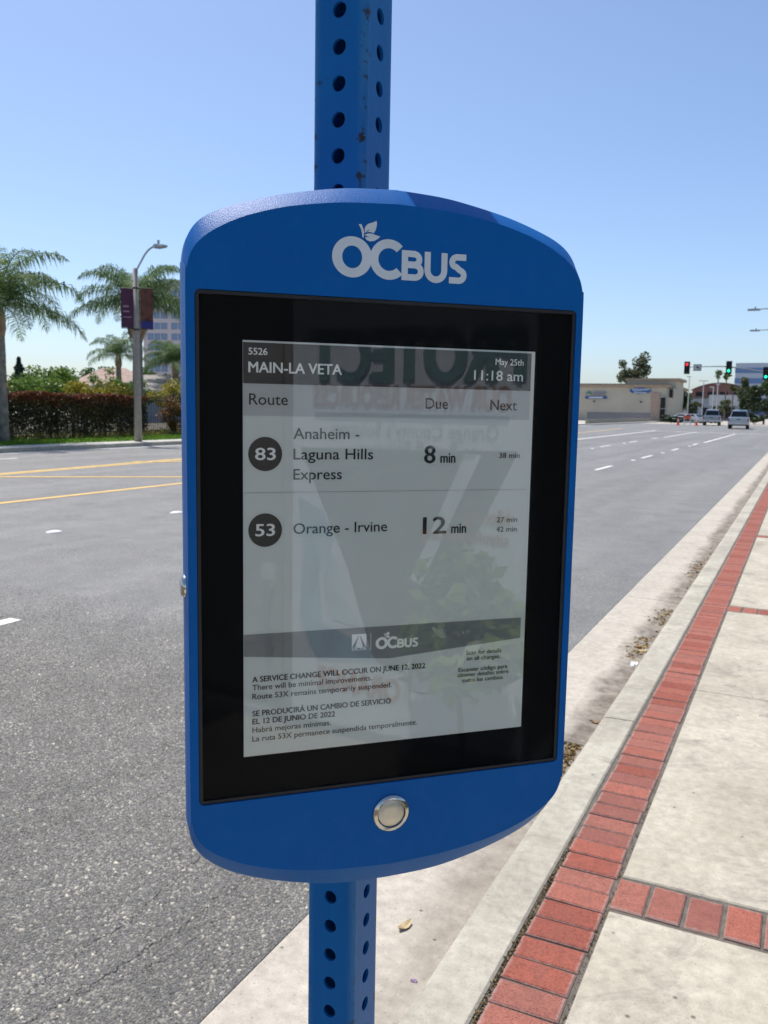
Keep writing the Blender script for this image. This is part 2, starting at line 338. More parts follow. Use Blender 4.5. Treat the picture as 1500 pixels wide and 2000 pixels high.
def stones():
    P = []; y = 1.0; rg = np.random.default_rng(5); g_ = 0.0092
    while y < 5.2:
        x1 = -(1.15 * y + 0.45); xs = np.arange(x1, -1.318, g_); k = rg.uniform(0, 1, len(xs)) < min(1.0, max(0.0, (5.4 - y) / 2.0)) * 0.93; xs = xs[k]
        P.append(np.stack([xs + rg.uniform(-.0042, .0042, len(xs)), y + rg.uniform(-.0042, .0042, len(xs))], 1)); y += g_
    P = np.concatenate(P); P = P[P[:, 0] < -1.318]; n = len(P); K = 6; a = rg.uniform(0, 6.283, (n, 1)) + np.arange(K) * 2 * np.pi / K
    r = rg.gamma(9, .00056, (n, 1)).clip(.0024, .0105) * rg.uniform(.72, 1.22, (n, K)); e = rg.uniform(.6, 1.0, (n, 1)); th = rg.uniform(0, 3.14, (n, 1)); tilt = rg.normal(0, .22, (n, 2)); hh = rg.uniform(.0010, .0030, (n, 1))
    lx, ly = r * np.cos(a), r * np.sin(a) * e; ux = lx * np.cos(th) - ly * np.sin(th); uy = lx * np.sin(th) + ly * np.cos(th)
    V = np.zeros((n, 2 * K, 3)); V[:, :K, 0] = P[:, :1] + ux; V[:, :K, 1] = P[:, 1:] + uy; V[:, :K, 2] = RZ - .001
    tx, ty = ux * .68, uy * .68; V[:, K:, 0] = P[:, :1] + tx; V[:, K:, 1] = P[:, 1:] + ty; V[:, K:, 2] = RZ + hh + tx * tilt[:, :1] + ty * tilt[:, 1:]
    fl = np.concatenate([np.array([[i, (i + 1) % K, (i + 1) % K + K, i + K] for i in range(K)]).ravel(), np.arange(K, 2 * K)]); L = (fl[None, :] + (np.arange(n) * 2 * K)[:, None]).ravel()
    tot = np.tile(np.array([4] * K + [K]), n); st = np.concatenate([[0], np.cumsum(tot)[:-1]])
    me = bpy.data.meshes.new('stone_aggregate'); me.vertices.add(n * 2 * K); me.vertices.foreach_set('co', V.ravel()); me.loops.add(len(L)); me.loops.foreach_set('vertex_index', L.astype(np.int32))
    me.polygons.add(len(tot)); me.polygons.foreach_set('loop_start', st.astype(np.int32)); me.polygons.foreach_set('loop_total', tot.astype(np.int32))
    m, nt, bs = new_mat('aggregate_stone'); ge = nd(nt, 'ShaderNodeNewGeometry')
    c = ramp(nt, ge.outputs['Random Per Island'], [(0.0, (.09, .089, .088)), (0.30, (.15, .146, .138)), (0.55, (.205, .198, .184)), (0.75, (.26, .247, .222)), (0.88, (.23, .232, .24)), (0.95, (.36, .338, .295)), (1.0, (.50, .47, .41))])
    c = mixc(nt, 1.0, c, ramp(nt, noise(nt, coords(nt), 2.4, 5, .6), [(0.3, (.74, .72, .67)), (0.7, (1.22, 1.19, 1.11))]), 'MULTIPLY'); nt.links.new(c, bs.inputs['Base Color']); bs.inputs['Roughness'].default_value = .8
    me.materials.append(m); me.update(calc_edges=True); o = put('stone_aggregate', me, road); o['kind'] = 'stuff'
stones()
gut = struct(MB().quad((-1.31, -20, RZ - 0.035), (-0.7, -20, RZ - 0.035), (-0.7, 126, RZ - 0.035), (-1.31, 126, RZ - 0.035)).build('gutter', DIRT))
curb = struct(MB().quad((-0.75, -20, -0.03), (-0.60, -20, -0.03), (-0.60, 126, -0.03), (-0.75, 126, -0.03)).build('curb', DIRT))
prof = [(-0.812, -0.20), (-0.795, -0.09), (-0.782, -0.035), (-0.772, -0.014), (-0.757, -0.003), (-0.74, 0.0), (-0.627, 0.002), (-0.620, -0.004), (-0.618, -0.20)]
j = 0.5
while j < 60:
    a, b = j + 0.004, j + 3.51 - 0.004
    m = MB(); ys = np.linspace(a, b, 5)
    m.loft([[(-1.312, y, -0.2), (-1.312, y, RZ - 0.004), (-1.30, y, RZ + 0.001), (-1.0, y, RZ - 0.006), (-0.80, y, RZ - 0.016), (-0.80, y, -0.2)] for y in ys])
    m.build('gutter_panel', GUT, gut)
    m = MB(); 
    n = 14; rings = []
    for i in range(n):
        y = a + (b - a) * i / (n - 1); dx = 0.0018 * math.sin(y * 7.3) + 0.0012 * math.sin(y * 23.1)
        rings.append([(x + dx * (1 if q < 6 else 0.6), y, z) for q, (x, z) in enumerate(prof)])
    m.loft(rings); m.build('curb_section', CURB, curb)
    j += 3.51

# ------------------------------------------------------------------ sidewalk: slabs, red pavers
walk = struct(MB().quad((-0.66, -20, -0.007), (2.5, -20, -0.007), (2.5, 126, -0.007), (-0.66, 126, -0.007)).build('sidewalk', MORTAR))
bm = MB().cbox(-0.0875, 0.0875, -0.0467, 0.0467, -0.05, 0, 0.004)
bme = bm.mesh('brick', BRICK)
nb = 0; far_b = MB()
s = 0.30
while s < 90:
    if s < 20.5:
        put('brick', bme, walk, (-0.518 + rnd.uniform(-0.003, 0.003), s, rnd.uniform(-0.002, 0.002)), rot=(rnd.uniform(-.012, .012), rnd.uniform(-.008, .008), rnd.uniform(-.012, .012))); nb += 1
    else: far_b.cbox(-0.6055, -0.4305, s - 0.0455, s + 0.0455, -0.05, 0, 0.004)
    s += 0.1016
o = far_b.build('brick_rest', BRICK, walk); o['kind'] = 'stuff'
cross = [2.51 + 4.27 * k for k in range(-1, 9)]
for sc_ in cross:
    far_c = MB()
    for k in range(26):
        x = -0.372 + k * 0.1045
        if x > 1.35: break
        if sc_ in cross[1:4] and x < (0.9 if sc_ < 3 else 0.75): put('brick', bme, walk, (x + rnd.uniform(-.002, .002), sc_, rnd.uniform(-0.002, 0.002)), rot=(rnd.uniform(-.01, .01), rnd.uniform(-.01, .01), R(90) + rnd.uniform(-.015, .015)))
        else: far_c.cbox(x - 0.0455, x + 0.0455, sc_ - 0.0865, sc_ + 0.0865, -0.05, 0, 0.004)
    if far_c.v: far_c.build('brick_rest', BRICK, walk)['kind'] = 'stuff'
for k, c0 in enumerate(cross):
    lo, hi = c0 + 0.1065, c0 + 4.27 - 0.1065; mid = (lo + hi) / 2
    for (a, b) in ((lo, mid - 0.003), (mid + 0.003, hi)):
        for (x0, x1) in ((-0.416, 1.36), (1.37, 2.5)):
            MB().cbox(x0, x1, a, b, -0.08, 0.0 + rnd.uniform(-0.001, 0.002), 0.005).build('slab', SLAB, walk)

# ------------------------------------------------------------------ bus stop post (perforated square tube)
def post_mat():
    m, nt, bs = new_mat('post_blue_paint'); v = coords(nt); vs = coords(nt, (1, 1, 0.25))
    c = mixc(nt, ramp(nt, noise(nt, vs, 38, 5, 0.6), [(0.3, 0.0), (0.72, 1.0)]), (0.0004, 0.106, 0.33), (0.0008, 0.134, 0.37))
    sx = nd(nt, 'ShaderNodeSeparateXYZ'); nt.links.new(v, sx.inputs[0])
    edge = math_n(nt, 'MINIMUM', math_n(nt, 'ABSOLUTE', sx.outputs[0]), math_n(nt, 'ABSOLUTE', sx.outputs[1]))
    em = ramp(nt, math_n(nt, 'MULTIPLY', edge, 40), [(0.60, 0.0), (0.82, 1.0)])
    fade = math_n(nt, 'MULTIPLY', em, ramp(nt, noise(nt, vs, 60, 6, 0.75), [(0.28, 0.0), (0.58, 1.0)]))
    c = mixc(nt, math_n(nt, 'MULTIPLY', fade, 0.7), c, (0.06, 0.20, 0.36))
    chip = ramp(nt, math_n(nt, 'ADD', noise(nt, v, 95, 6, 0.75), math_n(nt, 'MULTIPLY', em, 0.10)), [(0.63, 0.0), (0.67, 1.0)])
    patch = ramp(nt, noise(nt, v, 11, 3), [(0.42, 0.0), (0.56, 1.0)]); chip = math_n(nt, 'MULTIPLY', chip, patch)
    c = mixc(nt, chip, c, (0.035, 0.028, 0.025))
    nt.links.new(c, bs.inputs['Base Color']); bs.inputs['Roughness'].default_value = 0.42; bs.inputs['Specular IOR Level'].default_value = 0.2
    bump(nt, bs, math_n(nt, 'SUBTRACT', noise(nt, v, 220, 3), chip), 0.12, 0.002); return m
POST = post_mat()
def make_post(loc, z0, z1, hole_z):
    m = MB(); h = 0.0222; wall = 0.0026; r = 0.0056; cr_ = 0.0042; n = 20; pitch = 0.0254; fl = h - cr_
    k0 = math.ceil((z0 + 0.014 - hole_z) / pitch); k1 = math.floor((z1 - 0.014 - hole_z) / pitch)
    zc = [hole_z + k * pitch for k in range(k0, k1 + 1)]; zb = zc[0] - pitch / 2; zt = zc[-1] + pitch / 2
    ang = [2 * math.pi * (i + 0.5) / n for i in range(n)]
    def sq(a, w_, hh):
        c, s_ = math.cos(a), math.sin(a); k = min(w_ / max(1e-9, abs(c)), hh / max(1e-9, abs(s_))); return c * k, s_ * k
    for face in range(4):
        A = face * math.pi / 2; ca, sa = math.cos(A), math.sin(A)
        def P(u, d, z): return (ca * u + sa * d, sa * u - ca * d, z)   # face normal = (sin, -cos)
        for z in zc:
            o = len(m.v)
            for d in (h, h - wall):
                for a in ang: m.v.append(P(r * math.cos(a), d, z + r * math.sin(a)))
                for a in ang:
                    q = sq(a, fl, pitch / 2); m.v.append(P(q[0], d, z + q[1]))
            for i in range(n):
                k = (i + 1) % n
                m.f.append((o + i, o + n + i, o + n + k, o + k)); m.f.append((o + 2 * n + i, o + 2 * n + k, o + 3 * n + k, o + 3 * n + i))
                m.f.append((o + i, o + k, o + 2 * n + k, o + 2 * n + i))
            # square corners of the cell left by the fan
            for d, flip in ((h, 0), (h - wall, 1)):
                for sx_ in (-1, 1):
                    for sz_ in (-1, 1):
                        best = sorted(range(n), key=lambda i: (math.cos(ang[i]) * sx_ * 0 + abs(sq(ang[i], fl, pitch / 2)[0] - sx_ * fl) + abs(sq(ang[i], fl, pitch / 2)[1] - sz_ * pitch / 2)))[:2]
                        p0, p1 = [sq(ang[i], fl, pitch / 2) for i in best]
                        m.poly([P(p0[0], d, z + p0[1]), P(sx_ * fl, d, z + sz_ * pitch / 2), P(p1[0], d, z + p1[1])])
        for (za, zb_) in ((z0, zb), (zt, z1)):
            m.quad(P(-fl, h, za), P(fl, h, za), P(fl, h, zb_), P(-fl, h, zb_)); m.quad(P(-fl, h - wall, za), P(fl, h - wall, za), P(fl, h - wall, zb_), P(-fl, h - wall, zb_))
        arc = [(fl + cr_ * math.sin(a), fl + cr_ * math.cos(a)) for a in [i * math.pi / 2 / 6 for i in range(7)]]
        for p, q in zip(arc, arc[1:]): m.quad(P(p[0], p[1], z0), P(q[0], q[1], z0), P(q[0], q[1], z1), P(p[0], p[1], z1))
    o = m.build('sign_post', POST); o.location = loc; return o
post = make_post((-0.3231, 0.5968, 0), -0.02, 2.35, 1.45 + 0.2579 + 0.0022)
tag(post, 'blue perforated square steel post that carries the bus arrival display', 'post')

# ------------------------------------------------------------------ bus arrival display
disp = thing('bus_arrival_display', 'blue arched bus arrival display with black bezel and grey e-paper screen on perforated post', 'display', (-0.2423, 0.5141, 1.3549), R(44.21))
def blue_mat():
    m, nt, bs = new_mat('housing_blue'); v = coords(nt)
    c = mixc(nt, ramp(nt, noise(nt, v, 14, 4), [(0.3, 0.0), (0.7, 1.0)]), (0.0002, 0.100, 0.345), (0.0004, 0.110, 0.372))
    dust = math_n(nt, 'MULTIPLY', ramp(nt, noise(nt, v, 55, 8, 0.75), [(0.50, 0.0), (0.80, 1.0)]), 0.10)
    c = mixc(nt, dust, c, (0.10, 0.16, 0.30))
    scr_ = ramp(nt, noise(nt, coords(nt, (1, 1, 0.06)), 700, 2, 0.5), [(0.78, 0.0), (0.82, 1.0)]); scr_ = math_n(nt, 'MULTIPLY', scr_, ramp(nt, noise(nt, v, 22, 3), [(0.55, 0.0), (0.7, 0.35)]))
    c = mixc(nt, scr_, c, (0.12, 0.22, 0.42))
    nt.links.new(c, bs.inputs['Base Color']); bs.inputs['Roughness'].default_value = 0.42; bs.inputs['Specular IOR Level'].default_value = 0.12
    bump(nt, bs, noise(nt, v, 1300, 2, 0.6), 0.38, 0.0008); return m
BLUE = blue_mat()
qi = [(0, 224.6), (30, 223.2), (50, 221.2), (76, 216.6), (100, 209.3), (117, 201), (127, 193.5), (132.5, 186), (135.3, 176), (136.3, 160), (136.3, 0)]
qt = [(0, 236.0), (30, 234.3), (52, 231.2), (81, 225.2), (105, 217.8), (120, 211.4), (129, 204.5), (134.5, 195), (137.0, 182), (137.5, 164), (137.5, 0)]
qb = [(0, 240.5), (30, 239.4), (54, 236), (83, 228.6), (107, 219.5), (121.5, 210.5), (130, 202), (134.8, 193), (137.0, 181), (137.5, 164), (137.5, 0)]
def outline(qT, qB):
    T = [(p.x, p.y) for p in crom([(x, y, 0) for x, y in qT], 5)]; B = [(p.x, -p.y) for p in crom([(x, y, 0) for x, y in qB], 5)]
    return T + B[::-1][1:] + [(-x, z) for x, z in B[1:]] + [(-x, z) for x, z in T[::-1]][1:-1]
OI, OO = outline(qi, qi), outline(qt, qb)
def shr(o, k, kz): return [(x * k, z * kz) for x, z in o]
mm = 0.001
def ring(o, y): return [(x * mm, y, z * mm) for x, z in o]
hb = MB()
rings = [ring(OI, 0.0), ring([((a[0] * .08 + b[0] * .92), (a[1] * .08 + b[1] * .92)) for a, b in zip(OI, OO)], 0.0092), ring(OO, 0.0106), ring(OO, 0.022), ring(shr(OO, .95, .97), 0.030), ring(shr(OO, .90, .94), 0.074), ring(shr(OO, .86, .92), 0.078)]
hb.loft(rings, cap0=False)
GX0, GX1, GZ0, GZ1 = -0.1308, 0.1312, -0.1644, 0.1645
cr2 = 0.0035
hole = []
for cx_, cz_, a0 in ((GX1 - cr2, GZ1 - cr2, 0), (GX0 + cr2, GZ1 - cr2, 90), (GX0 + cr2, GZ0 + cr2, 180), (GX1 - cr2, GZ0 + cr2, 270)):
    for k in range(5): hole.append((cx_ + cr2 * math.cos(R(a0 + 22.5 * k)), cz_ + cr2 * math.sin(R(a0 + 22.5 * k))))
op = [(x * mm, z * mm) for x, z in OI]
tris = tessellate_polygon([[Vector((x, z, 0)) for x, z in op], [Vector((x, z, 0)) for x, z in hole]])
allp = op + hole; hb.add([(x, 0, z) for x, z in allp], tris)
hb.add([(x, 0, z) for x, z in hole] + [(x, 0.004, z) for x, z in hole], [(i, (i + 1) % len(hole), (i + 1) % len(hole) + len(hole), i + len(hole)) for i in range(len(hole))])
ho = hb.build('housing', BLUE, disp, True)
def fix_normals(o):
    import bmesh
    b = bmesh.new(); b.from_mesh(o.data); bmesh.ops.remove_doubles(b, verts=b.verts, dist=1e-6); bmesh.ops.recalc_face_normals(b, faces=b.faces); b.to_mesh(o.data); b.free()
def sharp(o, ang=30):
    fix_normals(o); o.data.polygons.foreach_set('use_smooth', [True] * len(o.data.polygons)); o.data.set_sharp_from_angle(angle=R(ang))
sharp(ho, 20)
# gasket, black panel, screen, glass
GASK = plain('rubber_gasket', (0.012, 0.012, 0.013), 0.55, var=0.3, vscale=80, bmp=0.3, bscale=900)
BLACK = plain('black_glass_backing', (0.0075, 0.0075, 0.008), 0.8, var=0.05, spec=0.0)
g = MB()
def rect_ring(m, x0, x1, z0, z1, t, ya, yb):
    for (a, b, c, d) in ((x0, x1, z1 - t, z1), (x0, x1, z0, z0 + t), (x0, x0 + t, z0 + t, z1 - t), (x1 - t, x1, z0 + t, z1 - t)):
        m.box(a, b, ya, yb, c, d)
rect_ring(g, GX0 + .0004, GX1 - .0004, GZ0 + .0004, GZ1 - .0004, 0.0022, 0.0008, 0.004); g.build('gasket', GASK, disp)
box_o('bezel', BLACK, disp, GX0 + .001, GX1 - .001, 0.0030, 0.0040, GZ0 + .001, GZ1 - .001)
def epaper():
    m, nt, bs = new_mat('e_paper'); v = coords(nt)
    c = mixc(nt, noise(nt, v, 30, 3), (0.58, 0.595, 0.575), (0.61, 0.625, 0.605))
    nt.links.new(c, bs.inputs['Base Color']); bs.inputs['Roughness'].default_value = 0.9; bs.inputs['Specular IOR Level'].default_value = 0.1
    bs.inputs['Emission Color'].default_value = (.88, 1.0, 1.0, 1); bs.inputs['Emission Strength'].default_value = 0.068; return m  # faint glow added to brighten the paper, which stands in shade
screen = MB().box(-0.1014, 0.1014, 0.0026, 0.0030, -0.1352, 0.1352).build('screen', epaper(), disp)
def ink(name, c): return plain(name, c, 0.9, var=0.04, vscale=40, spec=0.1)
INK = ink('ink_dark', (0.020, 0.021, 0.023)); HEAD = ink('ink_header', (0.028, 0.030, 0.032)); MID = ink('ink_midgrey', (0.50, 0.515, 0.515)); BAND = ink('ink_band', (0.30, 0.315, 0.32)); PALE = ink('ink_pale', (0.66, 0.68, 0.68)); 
for _m, _e in ((MID, .040), (BAND, .018)): _q = _m.node_tree.nodes['Principled BSDF']; _q.inputs['Emission Color'].default_value = (.92, 1.0, 1.0, 1); _q.inputs['Emission Strength'].default_value = _e  # grey inks get a weaker added glow to keep up with the paper
_pb = PALE.node_tree.nodes['Principled BSDF']; _pb.inputs['Emission Color'].default_value = (.95, 1.0, .98, 1); _pb.inputs['Emission Strength'].default_value = 0.10; HAIR = ink('ink_hairline', (0.52, 0.53, 0.52))  # pale ink glows too, added to lift the light lettering
def on(y): return lambda x, z: (x * mm, y, z * mm)
def flat(name, mat, pts, y=0.00245): return MB().poly([(x * mm, y, z * mm) for x, z in pts]).build(name, mat, screen)
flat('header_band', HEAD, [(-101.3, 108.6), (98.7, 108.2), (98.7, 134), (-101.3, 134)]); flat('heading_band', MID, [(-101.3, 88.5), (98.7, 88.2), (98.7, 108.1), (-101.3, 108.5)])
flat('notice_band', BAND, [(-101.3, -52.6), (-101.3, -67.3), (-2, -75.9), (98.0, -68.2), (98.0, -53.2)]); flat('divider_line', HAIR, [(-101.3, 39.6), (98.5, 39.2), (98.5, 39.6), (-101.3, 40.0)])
for cz in (64.4, 15.5): flat('route_disc', INK, [(-87.3 + 10.9 * math.cos(a), cz + 10.9 * math.sin(a)) for a in [2 * math.pi * i / 48 for i in range(48)]])
T2 = on(0.00235)
LINES = [("5526", -97.8, -86.0, 126.5, 4.2, PALE, .022), ("MAIN-LA VETA", -97.8, -37.6, 115.6, 6.6, PALE, .022), ("May 25th", 71.4, 92.6, 125.4, 4.3, PALE, 0), ("11:18 am", 55.7, 92.5, 114.7, 6.8, PALE, 0),
 ("Route", -97.5, -72.9, 95.5, 7.1, INK, 0), ("Due", 20.9, 37.1, 94.8, 7.2, INK, 0), ("Next", 68.5, 88.6, 94.6, 7.2, INK, 0), ("Anaheim -", -69.1, -25.3, 74.1, 7.2, INK, 0), ("Laguna Hills", -69.0, -15.5, 60.9, 7.1, INK, 0), ("Express", -69.0, -36.8, 47.9, 7.0, INK, 0),
 ("83", -93.6, -80.8, 60.7, 7.7, PALE, .022), ("8", 21.0, 28.6, 58.3, 11.8, INK, .022), ("min", 32.7, 43.4, 58.5, 7.0, INK, .022), ("38 min", 76.5, 92.2, 61.6, 3.7, INK, 0), ("53", -93.5, -81.2, 11.8, 7.8, PALE, .022), ("Orange - Irvine", -68.8, -4.8, 12.5, 7.0, INK, 0), ("12", 21.2, 37.8, 9.9, 11.5, INK, .022), ("min", 42.0, 52.9, 9.8, 7.0, INK, .022), ("27 min", 76.2, 92.1, 16.4, 3.7, INK, 0), ("42 min", 76.1, 92.0, 9.6, 3.7, INK, 0),
 ("A SERVICE CHANGE WILL OCCUR ON JUNE 12, 2022", -95.7, 24.9, -84.8, 3.7, INK, .034), ("There will be minimal improvements.", -95.7, -13.9, -90.3, 3.7, INK, 0), ("Route 53X remains temporarily suspended.", -95.7, 0.6, -96.4, 3.7, INK, 0), ("SE PRODUCIRÁ UN CAMBIO DE SERVICIO", -95.7, 0.1, -107.9, 3.7, INK, .034), ("EL 12 DE JUNIO DE 2022", -95.7, -39.7, -113.4, 3.7, INK, .034), ("Habrá mejoras mínimas.", -95.7, -42.5, -119.2, 3.7, INK, 0), ("La ruta 53X permanece suspendida temporalmente.", -95.8, 19.9, -125.2, 3.7, INK, 0),
 ("Scan for details", 55.8, 83.3, -77.8, 3.05, INK, .012), ("on all changes.", 56.4, 82.7, -82.0, 3.05, INK, .012), ("Escanear código para", 50.4, 88.5, -89.9, 3.05, INK, .012), ("obtener detalles sobre", 49.7, 89.5, -93.7, 3.05, INK, .012), ("todos los cambios.", 53.3, 85.9, -97.8, 3.05, INK, .012), ("OCTA", -28.3, -18.3, -68.5, 1.9, PALE, .04)]
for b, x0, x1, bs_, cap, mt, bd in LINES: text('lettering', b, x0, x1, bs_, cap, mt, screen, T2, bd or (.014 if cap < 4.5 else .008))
def ribbon(m, pts, wd, y, fn):
    P = [Vector((x, z, 0)) for x, z in pts]; L = []
    for i, p in enumerate(P):
        t = (P[min(i + 1, len(P) - 1)] - P[max(i - 1, 0)]).normalized(); n = Vector((-t.y, t.x, 0)) * wd / 2; L.append((p + n, p - n))
    for a, b in zip(L, L[1:]): m.add([fn(a[0].x, y, a[0].y), fn(b[0].x, y, b[0].y), fn(b[1].x, y, b[1].y), fn(a[1].x, y, a[1].y)], [(0, 1, 2, 3)])
def arc(cx, cz, rx, rz, a0, a1, n=24): return [(cx + rx * math.cos(R(a0 + (a1 - a0) * i / n)), cz + rz * math.sin(R(a0 + (a1 - a0) * i / n))) for i in range(n + 1)]
def emblem(name, mat, parent, y0, k=1.0, ox=0.0, oz=0.0, dy=0.00003):
    """OC BUS wordmark with the two-leaf sprig; drawn in millimetres on the housing front"""
    m = MB(); fn = lambda x, y, z: ((ox + x * k) * mm, y, (oz + z * k) * mm); yy = [y0]
    def nxt(): yy[0] -= dy; return yy[0]
    def band(a, b): 
        y = nxt()
        for i in range(len(a) - 1): m.add([fn(a[i][0], y, a[i][1]), fn(a[i + 1][0], y, a[i + 1][1]), fn(b[i + 1][0], y, b[i + 1][1]), fn(b[i][0], y, b[i][1])], [(0, 1, 2, 3)])
    def pg(pts): y = nxt(); m.add([fn(x, y, z) for x, z in pts], tessellate_polygon([[Vector((x, z, 0)) for x, z in pts]]))
    band(arc(-32.2, 189.7, 13.2, 12.7, 0, 360, 56), arc(-32.2, 189.7, 6.6, 7.0, 0, 360, 56))
    oa, ia = arc(-7.6, 189.7, 12.9, 12.7, 44, 316, 48), arc(-7.6, 189.7, 7.2, 7.1, 44, 316, 48)
    band(oa, ia)
    t_ = 4.15
    pg([(1.1, 177.4), (5.4, 177.4), (5.4, 196.4), (1.1, 196.4)])
    ribbon(m, [(5.4, 194.35), (9.0, 194.35)] + arc(9.4, 190.95, 3.9, 3.4, 85, -85, 14) + [(9.0, 187.55), (5.4, 187.55)], 4.05, nxt(), fn)
    ribbon(m, [(5.4, 187.3), (9.8, 187.3)] + arc(10.2, 183.4, 4.2, 3.9, 85, -85, 14) + [(9.8, 179.45), (5.4, 179.45)], 4.05, nxt(), fn)
    ribbon(m, [(19.0, 196.4), (19.0, 185.0)] + arc(24.9, 184.9, 5.9, 5.9, 180, 360, 20) + [(30.8, 185.0), (30.8, 196.4)], 4.25, nxt(), fn)
    ribbon(m, [(46.3, 194.45), (41.0, 194.4)] + arc(40.3, 191.0, 4.0, 3.45, 92, 225, 12) + [(39.0, 188.2), (42.2, 185.9)] + arc(40.8, 182.8, 4.0, 3.5, 48, -88, 12) + [(40.2, 179.35), (34.3, 179.35)], 4.1, nxt(), fn)
    pg([(-28.3, 210.1), (-26.4, 210.3), (-25.2, 207.6), (-24.6, 205.4), (-24.7, 203.2), (-25.1, 201.8), (-25.8, 202.6), (-26.0, 204.8), (-26.8, 207.5)])
    pg([(-24.2, 204.9), (-24.3, 207.8), (-23.3, 209.7), (-21.5, 211), (-18.8, 211.9), (-16.4, 213.1), (-16.1, 211.3), (-16.4, 209.3), (-17.1, 206.9), (-18.3, 205.2), (-19.6, 205.7), (-21.6, 205.9), (-23.0, 205.4), (-22.0, 206.4), (-20.6, 207.6), (-22.4, 206.7), (-23.6, 205.3)])
    pg([(-24.3, 203.7), (-22.4, 204.8), (-20.0, 205.0), (-17.0, 204.3), (-13.7, 203.5), (-15.4, 202.0), (-17.7, 200.6), (-20.6, 200.0), (-23.0, 200.8), (-24.0, 202.4), (-22.4, 202.6), (-20.8, 202.3), (-22.4, 203.0)])
    return m.build(name, mat, parent)
VINYL = plain('white_vinyl', (0.62, 0.66, 0.67), 0.5, var=0.05, vscale=60)
emblem('logo', VINYL, disp, -0.00005)
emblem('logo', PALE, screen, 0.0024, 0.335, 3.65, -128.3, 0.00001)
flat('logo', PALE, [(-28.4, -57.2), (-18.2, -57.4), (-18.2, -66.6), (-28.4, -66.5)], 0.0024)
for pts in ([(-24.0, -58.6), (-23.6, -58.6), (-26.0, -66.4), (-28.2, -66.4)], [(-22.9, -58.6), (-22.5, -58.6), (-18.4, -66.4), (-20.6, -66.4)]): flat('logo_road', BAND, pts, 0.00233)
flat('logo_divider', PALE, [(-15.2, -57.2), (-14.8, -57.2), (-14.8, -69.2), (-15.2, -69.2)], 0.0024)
def glass_mat(name, tint=0.97, rough=0.0, ior=1.5):
    m = bpy.data.materials.new(name); m.use_nodes = True; nt = m.node_tree; nt.nodes.clear()
    o = nd(nt, 'ShaderNodeOutputMaterial'); mx = nd(nt, 'ShaderNodeMixShader'); fr = nd(nt, 'ShaderNodeFresnel', i_IOR=ior)
    t = nd(nt, 'ShaderNodeBsdfTransparent'); t.inputs[0].default_value = (tint, tint, tint, 1); gl = nd(nt, 'ShaderNodeBsdfGlossy', i_Roughness=rough); gl.inputs[0].default_value = (1, 1, 1, 1)
    nt.links.new(fr.outputs[0], mx.inputs[0]); nt.links.new(t.outputs[0], mx.inputs[1]); nt.links.new(gl.outputs[0], mx.inputs[2]); nt.links.new(mx.outputs[0], o.inputs[0]); return m
MB().quad((GX0 + .0026, .0014, GZ0 + .0026), (GX1 - .0026, .0014, GZ0 + .0026), (GX1 - .0026, .0014, GZ1 - .0026), (GX0 + .0026, .0014, GZ1 - .0026)).build('glass_cover', glass_mat('cover_glass', ior=1.15), disp)
MB().quad((-.1014, .0021, -.1352), (.1014, .0021, -.1352), (.1014, .0021, .1352), (-.1014, .0021, .1352)).build('screen_film', glass_mat('screen_film', ior=1.72), disp)
# push button
def steel(name, brushed=False):
    m, nt, bs = new_mat(name); bs.inputs['Metallic'].default_value = 1.0; bs.inputs['Base Color'].default_value = (0.56, 0.535, 0.475, 1); bs.inputs['Roughness'].default_value = 0.14
    if brushed:
        v = coords(nt); sx = nd(nt, 'ShaderNodeSeparateXYZ'); nt.links.new(v, sx.inputs[0])
        r_ = math_n(nt, 'SQRT', math_n(nt, 'ADD', math_n(nt, 'MULTIPLY', sx.outputs[0], sx.outputs[0]), math_n(nt, 'MULTIPLY', sx.outputs[2], sx.outputs[2])))
        n = nd(nt, 'ShaderNodeTexNoise', i_Scale=1.0, i_Detail=3); n.noise_dimensions = '1D'; nt.links.new(math_n(nt, 'MULTIPLY', r_, 9000), n.inputs['W'])
        bs.inputs['Roughness'].default_value = 0.34; bs.inputs['Anisotropic'].default_value = 0.75
        tg = nd(nt, 'ShaderNodeTangent', direction_type='RADIAL', axis='Y'); nt.links.new(tg.outputs[0], bs.inputs['Tangent'])
        bump(nt, bs, n.outputs[0], 0.10, 0.0002)
    return m
def disc(m, prof_, n=48, cap=True):
    m.loft([[(r_ * math.cos(2 * math.pi * i / n), y, r_ * math.sin(2 * math.pi * i / n)) for i in range(n)] for r_, y in prof_], False, cap); return m
btn = bpy.data.objects.new('push_button', None); col.objects.link(btn); btn.parent = disp; btn.location = (0.0009, 0, -0.1867)
o = disc(MB(), [(0.0131, 0.0002), (0.0131, -0.0010), (0.0126, -0.0016), (0.0104, -0.0022), (0.0100, -0.0019), (0.0099, 0.0005)], cap=False).build('button_ring', steel('polished_steel'), btn, True); sharp(o, 35)
o = disc(MB(), [(0.0097, 0.0005), (0.0097, -0.0012), (0.0093, -0.0015), (0.004, -0.00165), (0.0001, -0.0017)]).build('button_cap', steel('brushed_steel', True), btn, True); sharp(o, 60)
# side lock and bracket to the post
o = MB().loft([[(-0.1372 - d, 0.0135 + r_ * math.cos(2 * math.pi * i / 24), -0.0205 + r_ * math.sin(2 * math.pi * i / 24)) for i in range(24)] for r_, d in ((0.0075, -0.001), (0.0075, 0.001), (0.0062, 0.0026), (0.0045, 0.0030))], False).build('lock', MATS.get('x') or steel('lock_chrome'), disp, True); sharp(o, 50)
for z in (0.10, -0.11): MB().box(-0.03, 0.03, 0.0775, 0.0870, z - 0.02, z + 0.02).build('bracket', plain('bracket_grey', (0.25, 0.26, 0.27), 0.45, 0.8), disp)

